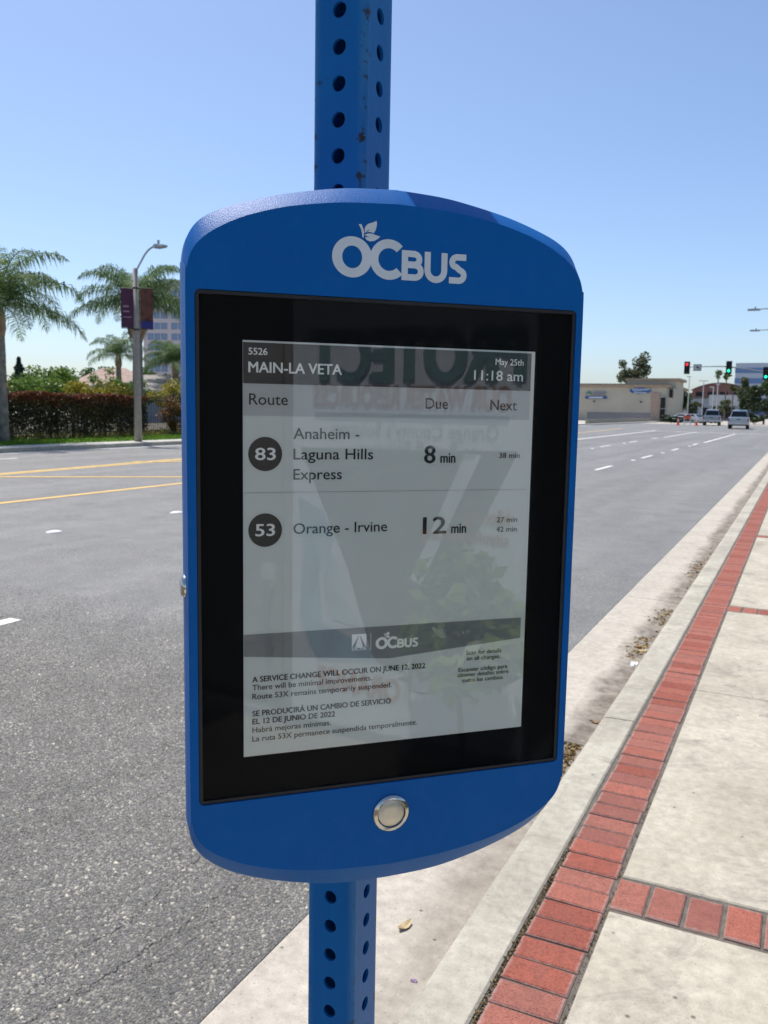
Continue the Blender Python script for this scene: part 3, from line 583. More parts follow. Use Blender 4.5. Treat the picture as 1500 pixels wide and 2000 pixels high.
# ------------------------------------------------------------------ foliage helpers
def leaf_mat(name, cols, trans=0.35, rough=0.5, ztop=None):
    m = bpy.data.materials.new(name); m.use_nodes = True; nt = m.node_tree; bs = nt.nodes['Principled BSDF']; out = nt.nodes['Material Output']
    ge = nd(nt, 'ShaderNodeNewGeometry'); c = ramp(nt, ge.outputs['Random Per Island'], [(i / max(1, len(cols) - 1), k) for i, k in enumerate(cols)])
    v = coords(nt); c = mixc(nt, 1.0, c, ramp(nt, noise(nt, v, 1.6, 3), [(0.3, 0.7), (0.7, 1.25)]), 'MULTIPLY')
    if ztop:                                       # fresh growth of another colour near the clipped top
        sx = nd(nt, 'ShaderNodeSeparateXYZ'); nt.links.new(v, sx.inputs[0]); mr = nd(nt, 'ShaderNodeMapRange'); mr.inputs[1].default_value = ztop[0]; mr.inputs[2].default_value = ztop[1]
        nt.links.new(math_n(nt, 'ADD', sx.outputs[2], math_n(nt, 'MULTIPLY', math_n(nt, 'SUBTRACT', noise(nt, v, 1.3, 4), 0.5), 1.0)), mr.inputs[0])
        c = mixc(nt, math_n(nt, 'MULTIPLY', mr.outputs[0], ramp(nt, ge.outputs['Random Per Island'], [(0.2, 0.35), (0.8, 1.0)])), c, ztop[2])
    nt.links.new(c, bs.inputs['Base Color']); bs.inputs['Roughness'].default_value = rough; bs.inputs['Specular IOR Level'].default_value = 0.35
    tr = nd(nt, 'ShaderNodeBsdfTranslucent'); nt.links.new(c, tr.inputs[0]); mx = nd(nt, 'ShaderNodeMixShader'); mx.inputs[0].default_value = trans
    nt.links.new(bs.outputs[0], mx.inputs[1]); nt.links.new(tr.outputs[0], mx.inputs[2]); nt.links.new(mx.outputs[0], out.inputs[0]); return m
def leaves(name, pts, size, mat, parent=None, asp=0.5, up=0.3):
    """one mesh of small folded leaf faces at the given points"""
    n = len(pts); a = rng.normal(size=(n, 3)); a[:, 2] *= (1 - up); a /= np.linalg.norm(a, axis=1)[:, None]
    b = rng.normal(size=(n, 3)); b = np.cross(a, b); b /= np.linalg.norm(b, axis=1)[:, None]
    c = np.cross(a, b); s_ = size * rng.uniform(0.6, 1.35, size=(n, 1))
    p = np.asarray(pts); L = a * s_; W = b * s_ * asp * 0.5; D = c * s_ * 0.12
    v = np.stack([p - L / 2, p + W + D, p + L / 2, p - W + D], 1).reshape(-1, 3)
    me = bpy.data.meshes.new(name); me.vertices.add(4 * n); me.vertices.foreach_set('co', v.ravel())
    me.loops.add(4 * n); me.loops.foreach_set('vertex_index', np.arange(4 * n, dtype=np.int32)); me.polygons.add(n)
    me.polygons.foreach_set('loop_start', np.arange(0, 4 * n, 4, dtype=np.int32)); me.polygons.foreach_set('loop_total', np.full(n, 4, dtype=np.int32))
    me.materials.append(mat); me.update(calc_edges=True); me.validate(); return put(name, me, parent)
def crown_pts(c, rad, n, clumps=28, spread=0.33, hollow=0.45, low=-0.75):
    c = np.array(c); rad = np.array(rad); d = rng.normal(size=(clumps, 3)); d /= np.linalg.norm(d, axis=1)[:, None]
    d[:, 2] = np.maximum(d[:, 2], low) ; rr_ = rng.uniform(hollow, 1.0, size=(clumps, 1)); cc = d * rr_; k = rng.integers(0, clumps, n)
    sz = rng.uniform(0.6, 1.3, clumps)[k][:, None]
    off = rng.normal(size=(n, 3)); off /= np.linalg.norm(off, axis=1)[:, None]; off *= rng.uniform(0, 1, size=(n, 1)) ** 0.45 * spread * sz
    return c + (cc[k] + off) * rad
BARK = plain('bark', (0.16, 0.125, 0.095), 0.9, var=0.35, vscale=9, bmp=0.6, bscale=30)
def tree(name, label, cat, base, c, rad, n, size, mat, clumps=28, trunk_r=0.12, spread=0.33, group=None, limbs=4, asp=0.55):
    t = thing(name, label, cat, base, group=group); b = Vector(base); cl = Vector(c) - b
    m = MB(); fork = cl * 0.72; fork.z = max(0.25, cl.z - rad[2] * 0.75)
    m.tube([(0, 0, -0.1), (fork.x * .3, fork.y * .3, fork.z * .5), tuple(fork)], [trunk_r, trunk_r * .8, trunk_r * .65], 7)
    for i in range(limbs):
        a = 2 * math.pi * (i + rnd.random() * .6) / limbs; e = cl + Vector((math.cos(a) * rad[0] * .6, math.sin(a) * rad[1] * .6, rad[2] * rnd.uniform(0, .5)))
        m.tube([tuple(fork), tuple((fork + e) / 2 + Vector((0, 0, .1 * rad[2]))), tuple(e)], [trunk_r * .55, trunk_r * .35, trunk_r * .12], 5)
    m.build('trunk', BARK, t); leaves('crown', crown_pts(tuple(cl), rad, n, clumps, spread), size, mat, t, asp); return t
G_DARK = leaf_mat('leaf_dark', [(0.018, 0.035, 0.012), (0.035, 0.060, 0.018), (0.055, 0.085, 0.025)], 0.25)
G_MID = leaf_mat('leaf_mid', [(0.035, 0.075, 0.018), (0.065, 0.125, 0.028), (0.10, 0.165, 0.04)], 0.3)
G_LIGHT = leaf_mat('leaf_light', [(0.07, 0.14, 0.02), (0.12, 0.21, 0.03), (0.18, 0.26, 0.045)], 0.4)
G_YEL = leaf_mat('leaf_yellow', [(0.15, 0.17, 0.02), (0.30, 0.26, 0.025), (0.44, 0.34, 0.04), (0.20, 0.23, 0.03)], 0.4)
G_GREY = leaf_mat('leaf_grey', [(0.075, 0.09, 0.048), (0.12, 0.14, 0.07), (0.17, 0.185, 0.10)], 0.35)
G_BLUE = leaf_mat('leaf_conifer', [(0.03, 0.05, 0.04), (0.05, 0.075, 0.06), (0.07, 0.095, 0.08)], 0.15)
G_RED = leaf_mat('leaf_red_hedge', [(0.022, 0.028, 0.010), (0.045, 0.045, 0.014), (0.07, 0.05, 0.018)], 0.3, ztop=(1.25, 1.75, (0.21, 0.055, 0.022)))
G_RUST = leaf_mat('leaf_rust', [(0.07, 0.06, 0.015), (0.15, 0.075, 0.02), (0.22, 0.085, 0.03)], 0.35)

# ------------------------------------------------------------------ far side: curb, strip of sidewalk, lawn
struct(MB().quad((-22.15, -60, RZ + .004), (-21.55, -60, RZ + .004), (-21.55, 98, RZ + .004), (-22.15, 98, RZ + .004)).build('far_gutter', plain('far_gutter_concrete', (0.33, 0.33, 0.32), 0.9, var=.15)))
fc = struct(MB().quad((-22.45, -60, -0.03), (-22.15, -60, -0.03), (-22.15, 98, -0.03), (-22.45, 98, -0.03)).build('far_curb', DIRT))
for k in range(14): MB().cbox(-22.36, -22.13, 8 + 3 * k + .005, 11 + 3 * k - .005, -0.2, 0.0, 0.015).build('curb_section', CURB, fc)
struct(MB().quad((-23.35, -60, -0.004), (-22.3, -60, -0.004), (-22.3, 98, -0.004), (-23.35, 98, -0.004)).build('far_sidewalk', FARC))
struct(MB().quad((-27.8, -60, -0.012), (-23.3, -60, -0.012), (-23.3, 98, -0.012), (-27.8, 98, -0.012)).build('lawn_soil', plain('lawn_green', (0.075, 0.15, 0.022), 0.95, var=0.3, vscale=1.2)))
struct(MB().quad((-70, -60, -0.016), (-27.75, -60, -0.016), (-27.75, 98, -0.016), (-70, 98, -0.016)).build('planting_bed', plain('bark_mulch', (0.10, 0.085, 0.06), 0.95, var=0.4, vscale=1.5)))
gp = np.stack([rng.uniform(-26.3, -23.32, 15000), rng.uniform(16, 36, 15000), rng.uniform(0.0, 0.05, 15000)], 1)
tag(leaves('grass', gp, 0.10, leaf_mat('grass_blade', [(0.08, 0.17, 0.015), (0.13, 0.25, 0.02), (0.19, 0.32, 0.035)], 0.4), asp=0.25, up=-1.2), 'bright green mown lawn strip below the hedge', 'grass', kind='stuff')

# hedge
hedge = thing('hedge', 'long dark clipped hedge with reddish top behind the lawn strip', 'hedge', (0, 0, 0))
n = 38000; hx = -26.6 + np.abs(rng.normal(size=n)) * 0.0 + rng.choice([-1, 1, 1], n) * (0.55 - np.abs(rng.normal(0, 0.13, n))); hy = rng.uniform(16.0, 29.6, n); hz = 0.16 + rng.uniform(0, 1, n) ** 0.9 * 1.6
tp = rng.uniform(0, 1, n) < 0.22; hx[tp] = rng.uniform(-27.15, -26.05, tp.sum()); hz[tp] = 1.76 - np.abs(rng.normal(0, 0.07, tp.sum()))
hz += 0.05 * np.sin(hy * 1.9) + 0.04 * np.sin(hy * 4.3 + 1); hx += 0.08 * np.sin(hy * 2.7) + 0.05 * np.sin(hz * 5 + hy)
keep = (hz > 0.30 + 0.12 * np.sin(hy * 3.1) + rng.normal(0, .09, n)); P = np.stack([hx, hy, hz], 1)[keep]
leaves('foliage', P, 0.105, G_RED, hedge)
for k in range(15):
    y = 16.6 + k * 0.9 + rnd.uniform(-.2, .2)
    MB().tube([(-26.6, y, -.05), (-26.62, y + rnd.uniform(-.05, .05), .4), (-26.6, y + rnd.uniform(-.12, .12), 1.0)], [.07, .055, .03], 6).build('stem', BARK, hedge)
for k, (y, rz_, hh, lab) in enumerate(((31.7, 0.72, 1.6, 'rust tinted bush by the iron fence just beyond the street lamp'), (34.4, 0.7, 1.25, 'smaller rust tinted bush by the iron fence next to the display edge'))):
    tree('fence_bush', lab, 'bush', (-26.5, y, 0), (-26.5, y, hh * .55), (0.6, rz_, hh * .5), 2600, 0.11, G_RUST, 22, 0.05, 0.4, 'bushes along the iron fence')
wp = np.stack([rng.uniform(-27.9, -26.2, 5200), rng.uniform(16, 37, 5200), np.abs(rng.normal(0, .13, 5200))], 1)
tag(leaves('weeds', wp, .14, leaf_mat('weed_leaf', [(.09, .11, .02), (.16, .16, .035), (.24, .20, .06), (.12, .16, .03)], .4), None, .3, -1.0), 'yellowish weeds and ivy at the foot of the hedge and fence', 'weeds', kind='stuff')
# iron fence behind the hedge
IRON = plain('black_iron', (0.018, 0.019, 0.02), 0.5, 0.3, var=0.2)
fence = thing('iron_fence', 'black iron picket fence running behind the red topped hedge', 'fence', (-27.5, 16, 0))
pk = MB().box(-.011, .011, -.011, .011, 0.06, 1.78).loft([[(-.011, -.011, 1.78), (.011, -.011, 1.78), (.011, .011, 1.78), (-.011, .011, 1.78)], [(-.001, -.001, 1.87), (.001, -.001, 1.87), (.001, .001, 1.87), (-.001, .001, 1.87)]]).mesh('picket', IRON)
for k in range(160): put('picket', pk, fence, (0, 0.125 * k, 0))
for z in (0.18, 1.58, 1.70): MB().box(-.02, .02, 0, 20, z - .018, z + .018).build('rail', IRON, fence)
for k in range(9): MB().box(-.035, .035, 2.42 * k - .035, 2.42 * k + .035, -.1, 1.92).build('fence_post', IRON, fence)

# ------------------------------------------------------------------ palms
FROND = leaf_mat('palm_leaflet', [(0.08, 0.15, 0.05), (0.14, 0.22, 0.08), (0.22, 0.28, 0.12)], 0.45, 0.6)
RACH = plain('palm_rachis', (0.16, 0.17, 0.06), 0.6)
PTRUNK = plain('palm_trunk', (0.21, 0.18, 0.145), 0.9, var=0.45, vscale=5, bmp=0.5, bscale=12)
SHAFT = plain('palm_boot', (0.30, 0.20, 0.12), 0.85, var=0.4, vscale=3, bmp=0.5, bscale=10)
def frond_mesh(L, e0, seed, nl=84):
    g_ = random.Random(seed); m = MB(); P = []; p = Vector((0.05, 0, 0)); e = R(e0); n = 16; ds = L / n
    for i in range(n + 1):
        P.append(p.copy()); p = p + Vector((math.cos(e), 0, math.sin(e))) * ds; u = i / n; e -= R((150 if e0 > 20 else 90) * (0.25 + 1.3 * u) / n) * (1.0 if e > R(-82) else 0)
    m.tube(P, [0.028 * (1 - 0.85 * i / n) + .003 for i in range(n + 1)], 4)
    for i in range(nl * 2):
        u = 0.10 + 0.90 * (i // 2 + g_.random() * .8) / nl; u = min(u, .995); k = u * n; a = int(min(k, n - 1)); q = P[a].lerp(P[a + 1], k - a); t = (P[a + 1] - P[a]).normalized()
        side = 1 if i % 2 else -1; l = L * 0.27 * math.sin(math.pi * min(1, 0.22 + 0.80 * u)) ** 0.6 * g_.uniform(.75, 1.15)
        nrm = t.cross(Vector((0, side, 0))).normalized() * side
        d = (Vector((0, side, 0)) * g_.uniform(.5, 1.0) + t * g_.uniform(.35, .7) + nrm * g_.uniform(-.35, .45)).normalized()
        p1 = q + d * l * .5 + Vector((0, 0, -l * .06)); d2 = (d * .8 + Vector((0, 0, -g_.uniform(1.0, 2.4)))).normalized(); p2 = p1 + d2 * l * .55
        w_ = t * (0.009 + .0028 * L)
        m.add([q - w_ * .6, q + w_ * .6, p1 + w_, p1 - w_, p2], [(0, 1, 2, 3), (3, 2, 4)])
    return m.mesh('frond', FROND)
def palm(label, base, zc, L, r0_, n, seed, bulge=False, lean=(0, 0), tag_group='queen palms across the street'):
    t = thing('palm_tree', label, 'palm', base, group=tag_group); top = Vector((lean[0], lean[1], zc)); m = MB(); K = 14
    m.tube([(top.x * (i / K) ** 1.5, top.y * (i / K) ** 1.5, -0.1 + (zc + .1) * i / K) for i in range(K + 1)], [r0_ * (1.0 + 0.03 * math.sin(i * 2.2)) * (1.1 - .25 * i / K) for i in range(K + 1)], 12); m.build('trunk', PTRUNK, t, True)
    m = MB(); b = 1.55 if bulge else 1.2
    m.tube([(top.x, top.y, zc - 1.2 * L * .3), (top.x, top.y, zc - .8 * L * .3), (top.x, top.y, zc - .3 * L * .3), (top.x, top.y, zc + .12)], [r0_ * .8, r0_ * b, r0_ * b * .9, r0_ * .5], 12); m.build('crown_shaft', SHAFT, t, True)
    if bulge:
        for i in range(7):
            a = 2.4 * i; bx = math.cos(a) * r0_ * 1.5; by = math.sin(a) * r0_ * 1.5
            MB().add([(top.x + bx * .6, top.y + by * .6, zc - .45 * L * .3), (top.x + bx * 1.25 - by * .35, top.y + by * 1.25 + bx * .35, zc - 1.0 * L * .3), (top.x + bx * .75, top.y + by * .75, zc - 1.75 * L * .3), (top.x + bx * 1.25 + by * .35, top.y + by * 1.25 - bx * .35, zc - 1.0 * L * .3)], [(0, 1, 2, 3)]).build('dry_boot', SHAFT, t)
    g_ = random.Random(seed); vs = [frond_mesh(L, e, seed * 10 + i, 90 if L > 3.2 else 60) for i, e in enumerate((78, 62, 46, 28, 8))]
    for i in range(n):
        k = min(4, int(5 * i / n)); a = i * 2.39996 + g_.uniform(-.2, .2); s_ = g_.uniform(.88, 1.1)
        put('frond', vs[k], t, tuple(top), rot=(0, g_.uniform(-.06, .06), a), scale=(s_, s_, s_))
    return t
palm('large green palm at the left picture edge standing by the hedge', (-25.6, 21.46, 0), 4.75, 3.2, 0.18, 30, 3)
palm('tall palm with drooping fronds behind the banner street lamp', (-33.0, 36.6, 0), 6.6, 3.8, 0.28, 24, 5, True)
palm('small palm in front of the tile roof, left of the lamp', (-48, 51.1, 0), 5.1, 2.9, 0.22, 20, 8)
palm('small palm between the lamp and the display, before the office tower', (-46, 55.4, 0), 4.7, 3.4, 0.24, 22, 9)

# ------------------------------------------------------------------ street lamp with two banners
GALV = plain('grey_lamp_metal', (0.32, 0.35, 0.36), 0.5, 0.3, var=0.1)
CONP = plain('lamp_post_concrete', (0.30, 0.27, 0.235), 0.85, var=0.15, vscale=8)
lamp = thing('street_lamp', 'tall tapered street lamp with curved arm over the road across the street', 'street lamp', (-22.85, 25.3, 0))
MB().tube([(0, 0, -.1), (0, 0, 3), (0, 0, 6.45)], [.145, .118, .088], 14).build('pole', CONP, lamp, True)
MB().tube(crom([(0, 0, 6.3), (0.17, 0.05, 6.60), (0.42, 0.1, 6.98), (0.65, 0.15, 7.18), (0.82, 0.2, 7.22)], 5), .035, 8).build('arm', GALV, lamp, True)
lm = MB().loft([[(.72 + x * .8, .2 + yy, 7.22 + zz) for x, yy, zz in r_] for r_ in ([(0, -.06, -.05), (0, .06, -.05), (0, .06, .05), (0, -.06, .05)], [(.2, -.15, -.07), (.2, .15, -.07), (.2, .12, .08), (.2, -.12, .08)], [(.6, -.14, -.05), (.6, .14, -.05), (.6, .1, .04), (.6, -.1, .04)], [(.78, -.05, -.02), (.78, .05, -.02), (.78, .04, .01), (.78, -.04, .01)])]).build('luminaire', GALV, lamp)
MB().tube([(.95, .2, 7.28), (.95, .2, 7.44)], .045, 8).build('photocell', GALV, lm)
for z in (5.72, 4.2): MB().tube([(0, 0, z - .03), (0, 0, z + .03)], .12, 12).build('band_clamp', IRON, lamp)
PURP = plain('banner_purple', (0.055, 0.012, 0.055), 0.7, var=0.3, vscale=2.5, c2=(0.09, 0.018, 0.05)); MAROON = plain('banner_maroon', (0.085, 0.018, 0.02), 0.7, var=0.4, vscale=5, c2=(0.15, 0.05, 0.03)); NAVY = plain('banner_navy', (0.02, 0.025, 0.16), 0.7); BPALE = plain('banner_print', (0.28, 0.17, 0.24), 0.7)
def banner(label, mat, x0, x1, z0, z1, bars, mt2):
    # hangs in a plane square to the camera-facing side of the post
    t = thing('lamp_banner', label, 'banner', (-22.80, 25.3, 0), R(44), 'banners on the street lamp')
    rows = 9
    m = MB()
    for i in range(rows):
        za = z0 + (z1 - z0) * i / rows; zb_ = z0 + (z1 - z0) * (i + 1) / rows; b0 = .02 * math.sin(i * .9); b1 = .02 * math.sin((i + 1) * .9)
        m.add([(x0, -.01 + b0, za), (x1, -.01 + b0, za), (x1, -.01 + b1, zb_), (x0, -.01 + b1, zb_), (x0, .003 + b0, za), (x1, .003 + b0, za), (x1, .003 + b1, zb_), (x0, .003 + b1, zb_)], [(0, 1, 2, 3), (7, 6, 5, 4), (0, 3, 7, 4), (1, 5, 6, 2)])
    m.build('fabric', mat, t)
    for (a, b, c, d) in bars: MB().box(a, b, -.045, -.041, c, d).build('print', mt2, t)
    for z in (z0 - .02, z1 + .02): MB().tube([(min(x0, 0.0), 0, z), (max(x1, 0.0), 0, z)], .014, 6).build('rod', IRON, t)
banner('purple banner on the left side of the street lamp', PURP, -.58, -.12, 4.25, 5.68, [(-.50, -.30, 5.0, 5.07), (-.50, -.28, 4.82, 4.88), (-.52, -.2, 4.62, 4.66)], BPALE)
banner('maroon banner with blue foot on the right side of the street lamp', MAROON, .13, .58, 4.25, 5.72, [(.13, .58, 4.25, 4.52)], NAVY)

# ------------------------------------------------------------------ greenery behind the hedge
tree('shrub', 'bright green shrub above the left end of the hedge', 'shrub', (-34, 29.6, 0), (-34, 29.8, 1.7), (1.6, 2.2, 1.2), 6000, 0.16, G_LIGHT, 34, .06)
tree('shrub', 'bushy fresh green tree rising above the middle of the hedge', 'tree', (-36, 32.8, 0), (-36, 33.4, 2.0), (1.5, 2.2, 1.35), 6000, 0.18, G_LIGHT, 40, .1)
tree('shrub', 'yellow green flowering shrub above the hedge left of the small palm', 'shrub', (-32.5, 32.6, 0), (-32.5, 32.9, 1.6), (1.3, 2.6, 1.15), 8000, 0.15, G_YEL, 44, .07)
tree('shrub', 'golden shrub next to the left palm trunk', 'shrub', (-29, 23.9, 0), (-29, 23.9, 1.9), (0.7, 0.9, 0.8), 2200, 0.13, G_YEL, 18, .05)
tree('shrub', 'golden shrub above the iron fence beside the display', 'shrub', (-33, 40.2, 0), (-33, 40.2, 1.9), (1.2, 1.9, 1.0), 3600, 0.15, G_YEL, 26, .06)
tree('tree', 'light green feathery tree in front of the tile roofed house', 'tree', (-40, 41.6, 0), (-40, 41.8, 2.3), (1.1, 1.3, 1.2), 2200, 0.17, G_LIGHT, 18, .07)
tree('tree', 'pale green small tree just left of the street lamp', 'tree', (-40.5, 44.2, 0), (-40.5, 44.4, 1.9), (1.2, 1.4, 1.1), 2200, 0.17, G_LIGHT, 18, .07)
tree('tree', 'round dark green tree behind the small palm', 'tree', (-64, 64.5, 0), (-64, 64.5, 3.2), (3, 3.0, 1.7), 3000, 0.35, G_MID, 22, .15)
tree('tree', 'dense green tree right of the lamp below the tower', 'tree', (-60, 69, 0), (-60, 69.2, 3.3), (3.0, 3.4, 2.0), 3000, 0.35, G_MID, 22, .15)
def conifer(label, base, h, r_, n):
    t = thing('conifer', label, 'tree', base, group='distant conifers'); MB().tube([(0, 0, -.1), (0, 0, h)], [.16, .03], 6).build('trunk', BARK, t)
    z = rng.uniform(0.12, 1, n) ; a = rng.uniform(0, 6.283, n); lay = 0.75 + 0.25 * np.sin(z * 40); rad = r_ * (1 - z) * lay * rng.uniform(.3, 1.1, n) + .05
    leaves('crown', np.stack([np.cos(a) * rad, np.sin(a) * rad, z * h], 1), .24, G_BLUE, t)
conifer('blue grey conifer far off at the left edge', (-70, 60.8, 0), 5.75, 2.3, 5000); conifer('shorter blue grey conifer right of the taller one', (-70, 64.6, 0), 4.5, 2.2, 3000)

# ------------------------------------------------------------------ houses and tower on the left
STUC = plain('stucco_cream', (0.50, 0.45, 0.38), 0.9); STUG = plain('stucco_grey', (0.34, 0.35, 0.36), 0.9); TILE = plain('clay_tile', (0.36, 0.255, 0.20), 0.85, var=.25, vscale=2.5); TILEG = plain('grey_shingle', (0.26, 0.24, 0.225), 0.9, var=.2, vscale=2)
def win_glass(name, c, rough=.12):
    if name in MATS: return MATS[name]
    m, nt, bs = new_mat(name); bs.inputs['Base Color'].default_value = (*c, 1); bs.inputs['Roughness'].default_value = rough; bs.inputs['Specular IOR Level'].default_value = .8 if c[2] > .1 else .3; MATS[name] = m; return m
WIN = win_glass('dark_window', (.012, .014, .018), .2)
def hip_house(label, name, base, rz, L, W, hw, hr, wall, roof, wins, cat='house'):
    t = thing(name, label, cat, base, rz); MB().box(-L / 2, L / 2, -W / 2, W / 2, -.3, hw).build('wall', wall, t); o = .5
    MB().add([(-L / 2 - o, -W / 2 - o, hw), (L / 2 + o, -W / 2 - o, hw), (L / 2 + o, W / 2 + o, hw), (-L / 2 - o, W / 2 + o, hw), (-L / 2 + W * .42, 0, hr), (L / 2 - W * .42, 0, hr)], [(0, 1, 5, 4), (1, 2, 5), (2, 3, 4, 5), (3, 0, 4), (3, 2, 1, 0)]).build('roof', roof, t)
    MB().box(-L / 2 - o - .05, L / 2 + o + .05, -W / 2 - o - .05, -W / 2 - o + .05, hw - .12, hw + .06).build('fascia', plain('fascia', (.5, .48, .45)), t)
    for (x0, x1, z0, z1) in wins:
        f = MB().box(x0 - .06, x1 + .06, -W / 2 - .05, -W / 2 + .02, z0 - .06, z1 + .06).build('window', plain('window_frame', (.55, .54, .52)), t)
        MB().box(x0, x1, -W / 2 - .075, -W / 2 - .045, z0, z1).build('pane', WIN, f)
hip_house('cream house with pink clay tile roof behind the small palm', 'tile_roof_house', (-62, 65.4, 0), R(44), 8.0, 7, 3.0, 4.9, STUC, TILE, [(-3.4, -2.4, 1.4, 2.6), (-.6, .6, 1.4, 2.6), (2, 3.2, 1.4, 2.6)])
hip_house('low grey roofed building right of the street lamp above the fence', 'grey_roof_building', (-47, 55.5, 0), R(44), 8.5, 6, 2.45, 3.75, STUG, TILEG, [(-3.2, -2.1, 1.5, 2.25), (-1.9, -.8, 1.5, 2.25), (.2, 1.4, 1.5, 2.25)], 'building')
tw = thing('office_tower', 'pale pink and blue glass office tower behind the palms', 'office tower', (-188, 244, 0), R(22))
TWC = plain('tower_cladding', (.47, .42, .44), .7, var=.05); TWG = win_glass('tower_glass', (.13, .19, .30), .1)
MB().box(-17, 17, -17, 17, -1, 39.5).build('wall', TWC, tw); MB().box(-14, 14, -14, 14, 39.5, 42).build('roof_plant', plain('tower_plant', (.36, .37, .42), .7), tw)
for k in range(11):
    z = 1.5 + 3.45 * k
    for i in range(4):
        f = MB().box(-15.6 + 8 * i, -9.0 + 8 * i, -17.12, -16.95, z, z + 2.1).build('window', TWG, tw)
        for q in (1, 2): MB().box(-15.6 + 8 * i + 2.2 * q - .1, -15.6 + 8 * i + 2.2 * q + .1, -17.2, -17.1, z, z + 2.1).build('mullion', TWC, f)
    MB().box(-17.12, -16.95, -15, 15, z, z + 2.1).build('window', TWG, tw); MB().box(16.95, 17.12, -15, 15, z, z + 2.1).build('window', TWG, tw)

# ------------------------------------------------------------------ beige shop building beyond the crossing
BEIGE = plain('beige_stucco', (.47, .43, .34), .9, var=.07, vscale=.6); TAN = plain('tan_cornice', (.36, .27, .18), .85); PINK = plain('pink_pilaster', (.40, .29, .225), .85)
shop = thing('shop_building', 'long beige stucco shop building with tan cornice beyond the crossing', 'building', (-28, 150, 0))
MB().box(-22, 7.0, 0, 26, -.2, 5.55).build('wall', BEIGE, shop); MB().box(-22.1, 7.4, -.25, 26, 5.55, 6.02).build('cornice', TAN, shop)
MB().box(-22, 6.9, .3, 25, 6.02, 6.2).build('roof', plain('roof_edge', (.16, .15, .14)), shop)
ut = MB().box(-.2, 8.1, 3.2, 12, 5.3, 6.75).build('upper_wall', BEIGE, shop); MB().box(-.5, 8.6, 2.9, 12.2, 6.75, 7.2).build('cornice', TAN, ut)
MB().box(4.5, 5.95, -.12, .1, -.2, 4.75).build('pilaster', PINK, shop)
MB().box(6.9, 8.2, .2, 12, -.2, 5.4).build('corner_pier', BEIGE, shop)
MB().box(7.35, 7.95, .08, .18, 3.9, 5.6 - .3).build('window', WIN, shop)
en = MB().box(6.1, 6.85, -.14, -.02, .3, 3.9).build('window', WIN, shop); MB().box(6.1, 6.85, -.2, -.13, 2.0, 2.12).build('mullion', STUG, en); MB().box(6.05, 6.9, -.9, -.02, 3.9, 4.05).build('awning', STUG, shop)
for x in (-5.0, 2.9): MB().box(x - .12, x + .12, -.25, .02, 3.0, 3.25).build('wall_light', IRON, shop)
SGRN = plain('sign_green', (.03, .20, .13), .5); SBLU = plain('sign_blue', (.02, .09, .28), .5); SWHT = plain('sign_white', (.62, .64, .66), .5); SPUR = plain('sign_grey', (.22, .22, .27), .5)
sg = thing('wall_sign', 'green leaf emblem sign with blue strip on the left of the beige shop', 'sign', (-32.7, 149.85, 4.3), group='signs on the beige shop')
MB().prism([(-1.85, .15), (-1.2, .62), (-.55, .0), (-.9, -.02), (-1.3, .33), (-1.6, .1)], 1, -.06, .0).build('emblem', SGRN, sg)
for a, b, c, d in ((-.5, 1.75, .22, .50), (-.35, 1.6, -.06, .08)): MB().box(a, b, -.05, 0, c, d).build('letter_row', SPUR, sg)
MB().box(-1.85, 1.85, -.08, 0, -.72, -.28).build('strip', SBLU, sg); MB().box(-1.2, 1.2, -.1, -.08, -.62, -.40).build('strip_print', SWHT, sg)
s2 = thing('wall_sign', 'dark blue oval sign with white script on the beige shop', 'sign', (-25.3, 149.85, 4.9), group='signs on the beige shop')
MB().prism([(1.75 * math.cos(a), .1 + .52 * math.sin(a)) for a in [2 * math.pi * i / 28 for i in range(28)]], 1, -.12, 0).build('panel', SBLU, s2)
text('lettering', 'Vitamin', -1.35, 1.55, .12, .42, SWHT, s2, lambda x, z: (x, -.14, z + .06 * x), .03); text('lettering', 'Shoppe', -1.0, 1.05, -.34, .34, SWHT, s2, lambda x, z: (x, -.14, z), .03)
# roadside wall with railing, running away along the far side
wl = thing('low_wall', 'low tan roadside wall with grey railing in front of the beige shop', 'wall', (-23.0, 101, -.17))
MB().box(-.15, .15, 0, 46, 0, .62).build('wall_base', plain('wall_tan', (.37, .32, .22), .9), wl); MB().box(-.17, .17, -.02, 46, .62, .68).build('coping', STUG, wl)
RAIL = plain('grey_rail', (.22, .21, .21), .6)
for z in (.8, 1.5): MB().box(-.025, .025, 0, 46, z - .03, z + .03).build('rail', RAIL, wl)
pk2 = MB().box(-.02, .02, -.02, .02, .68, 1.52).mesh('picket', RAIL)
for k in range(230): put('picket', pk2, wl, (0, .1 + .2 * k, 0))
struct(MB().box(-23.6, -21.8, 99, 150, -.25, -.02).build('far_corner_sidewalk', FARC))

# ------------------------------------------------------------------ far buildings on the right
REDB = plain('red_brick_far', (.27, .125, .10), .9, var=.1, vscale=.4)
rb = thing('red_building', 'red brown hall with shallow arched roof far down the road', 'building', (-19, 212, 0))
MB().prism([(-6, -.2), (6, -.2), (6, 6.6)] + [(x, 8.35 - .042 * (x - 1) ** 2) for x in np.linspace(5.9, -5.0, 14)] + [(-5.0, 6.0), (-6, 6.0)], 1, 0, 16).build('wall', REDB, rb)
MB().prism([(x, 8.45 - .042 * (x - 1) ** 2) for x in np.linspace(6.2, -5.3, 14)] + [(x, 8.3 - .042 * (x - 1) ** 2) for x in np.linspace(-5.3, 6.2, 14)], 1, -.5, 16.4).build('roof', plain('roof_dark', (.10, .09, .09)), rb)
MB().box(-9.5, -5.0, .5, 14, -.2, 6.1).build('wing', plain('wing_grey', (.33, .32, .29)), rb)
for k in range(4): MB().box(-4.2 + 2.6 * k, -2.5 + 2.6 * k, -.08, .02, 5.3, 6.3).build('window', WIN, rb)
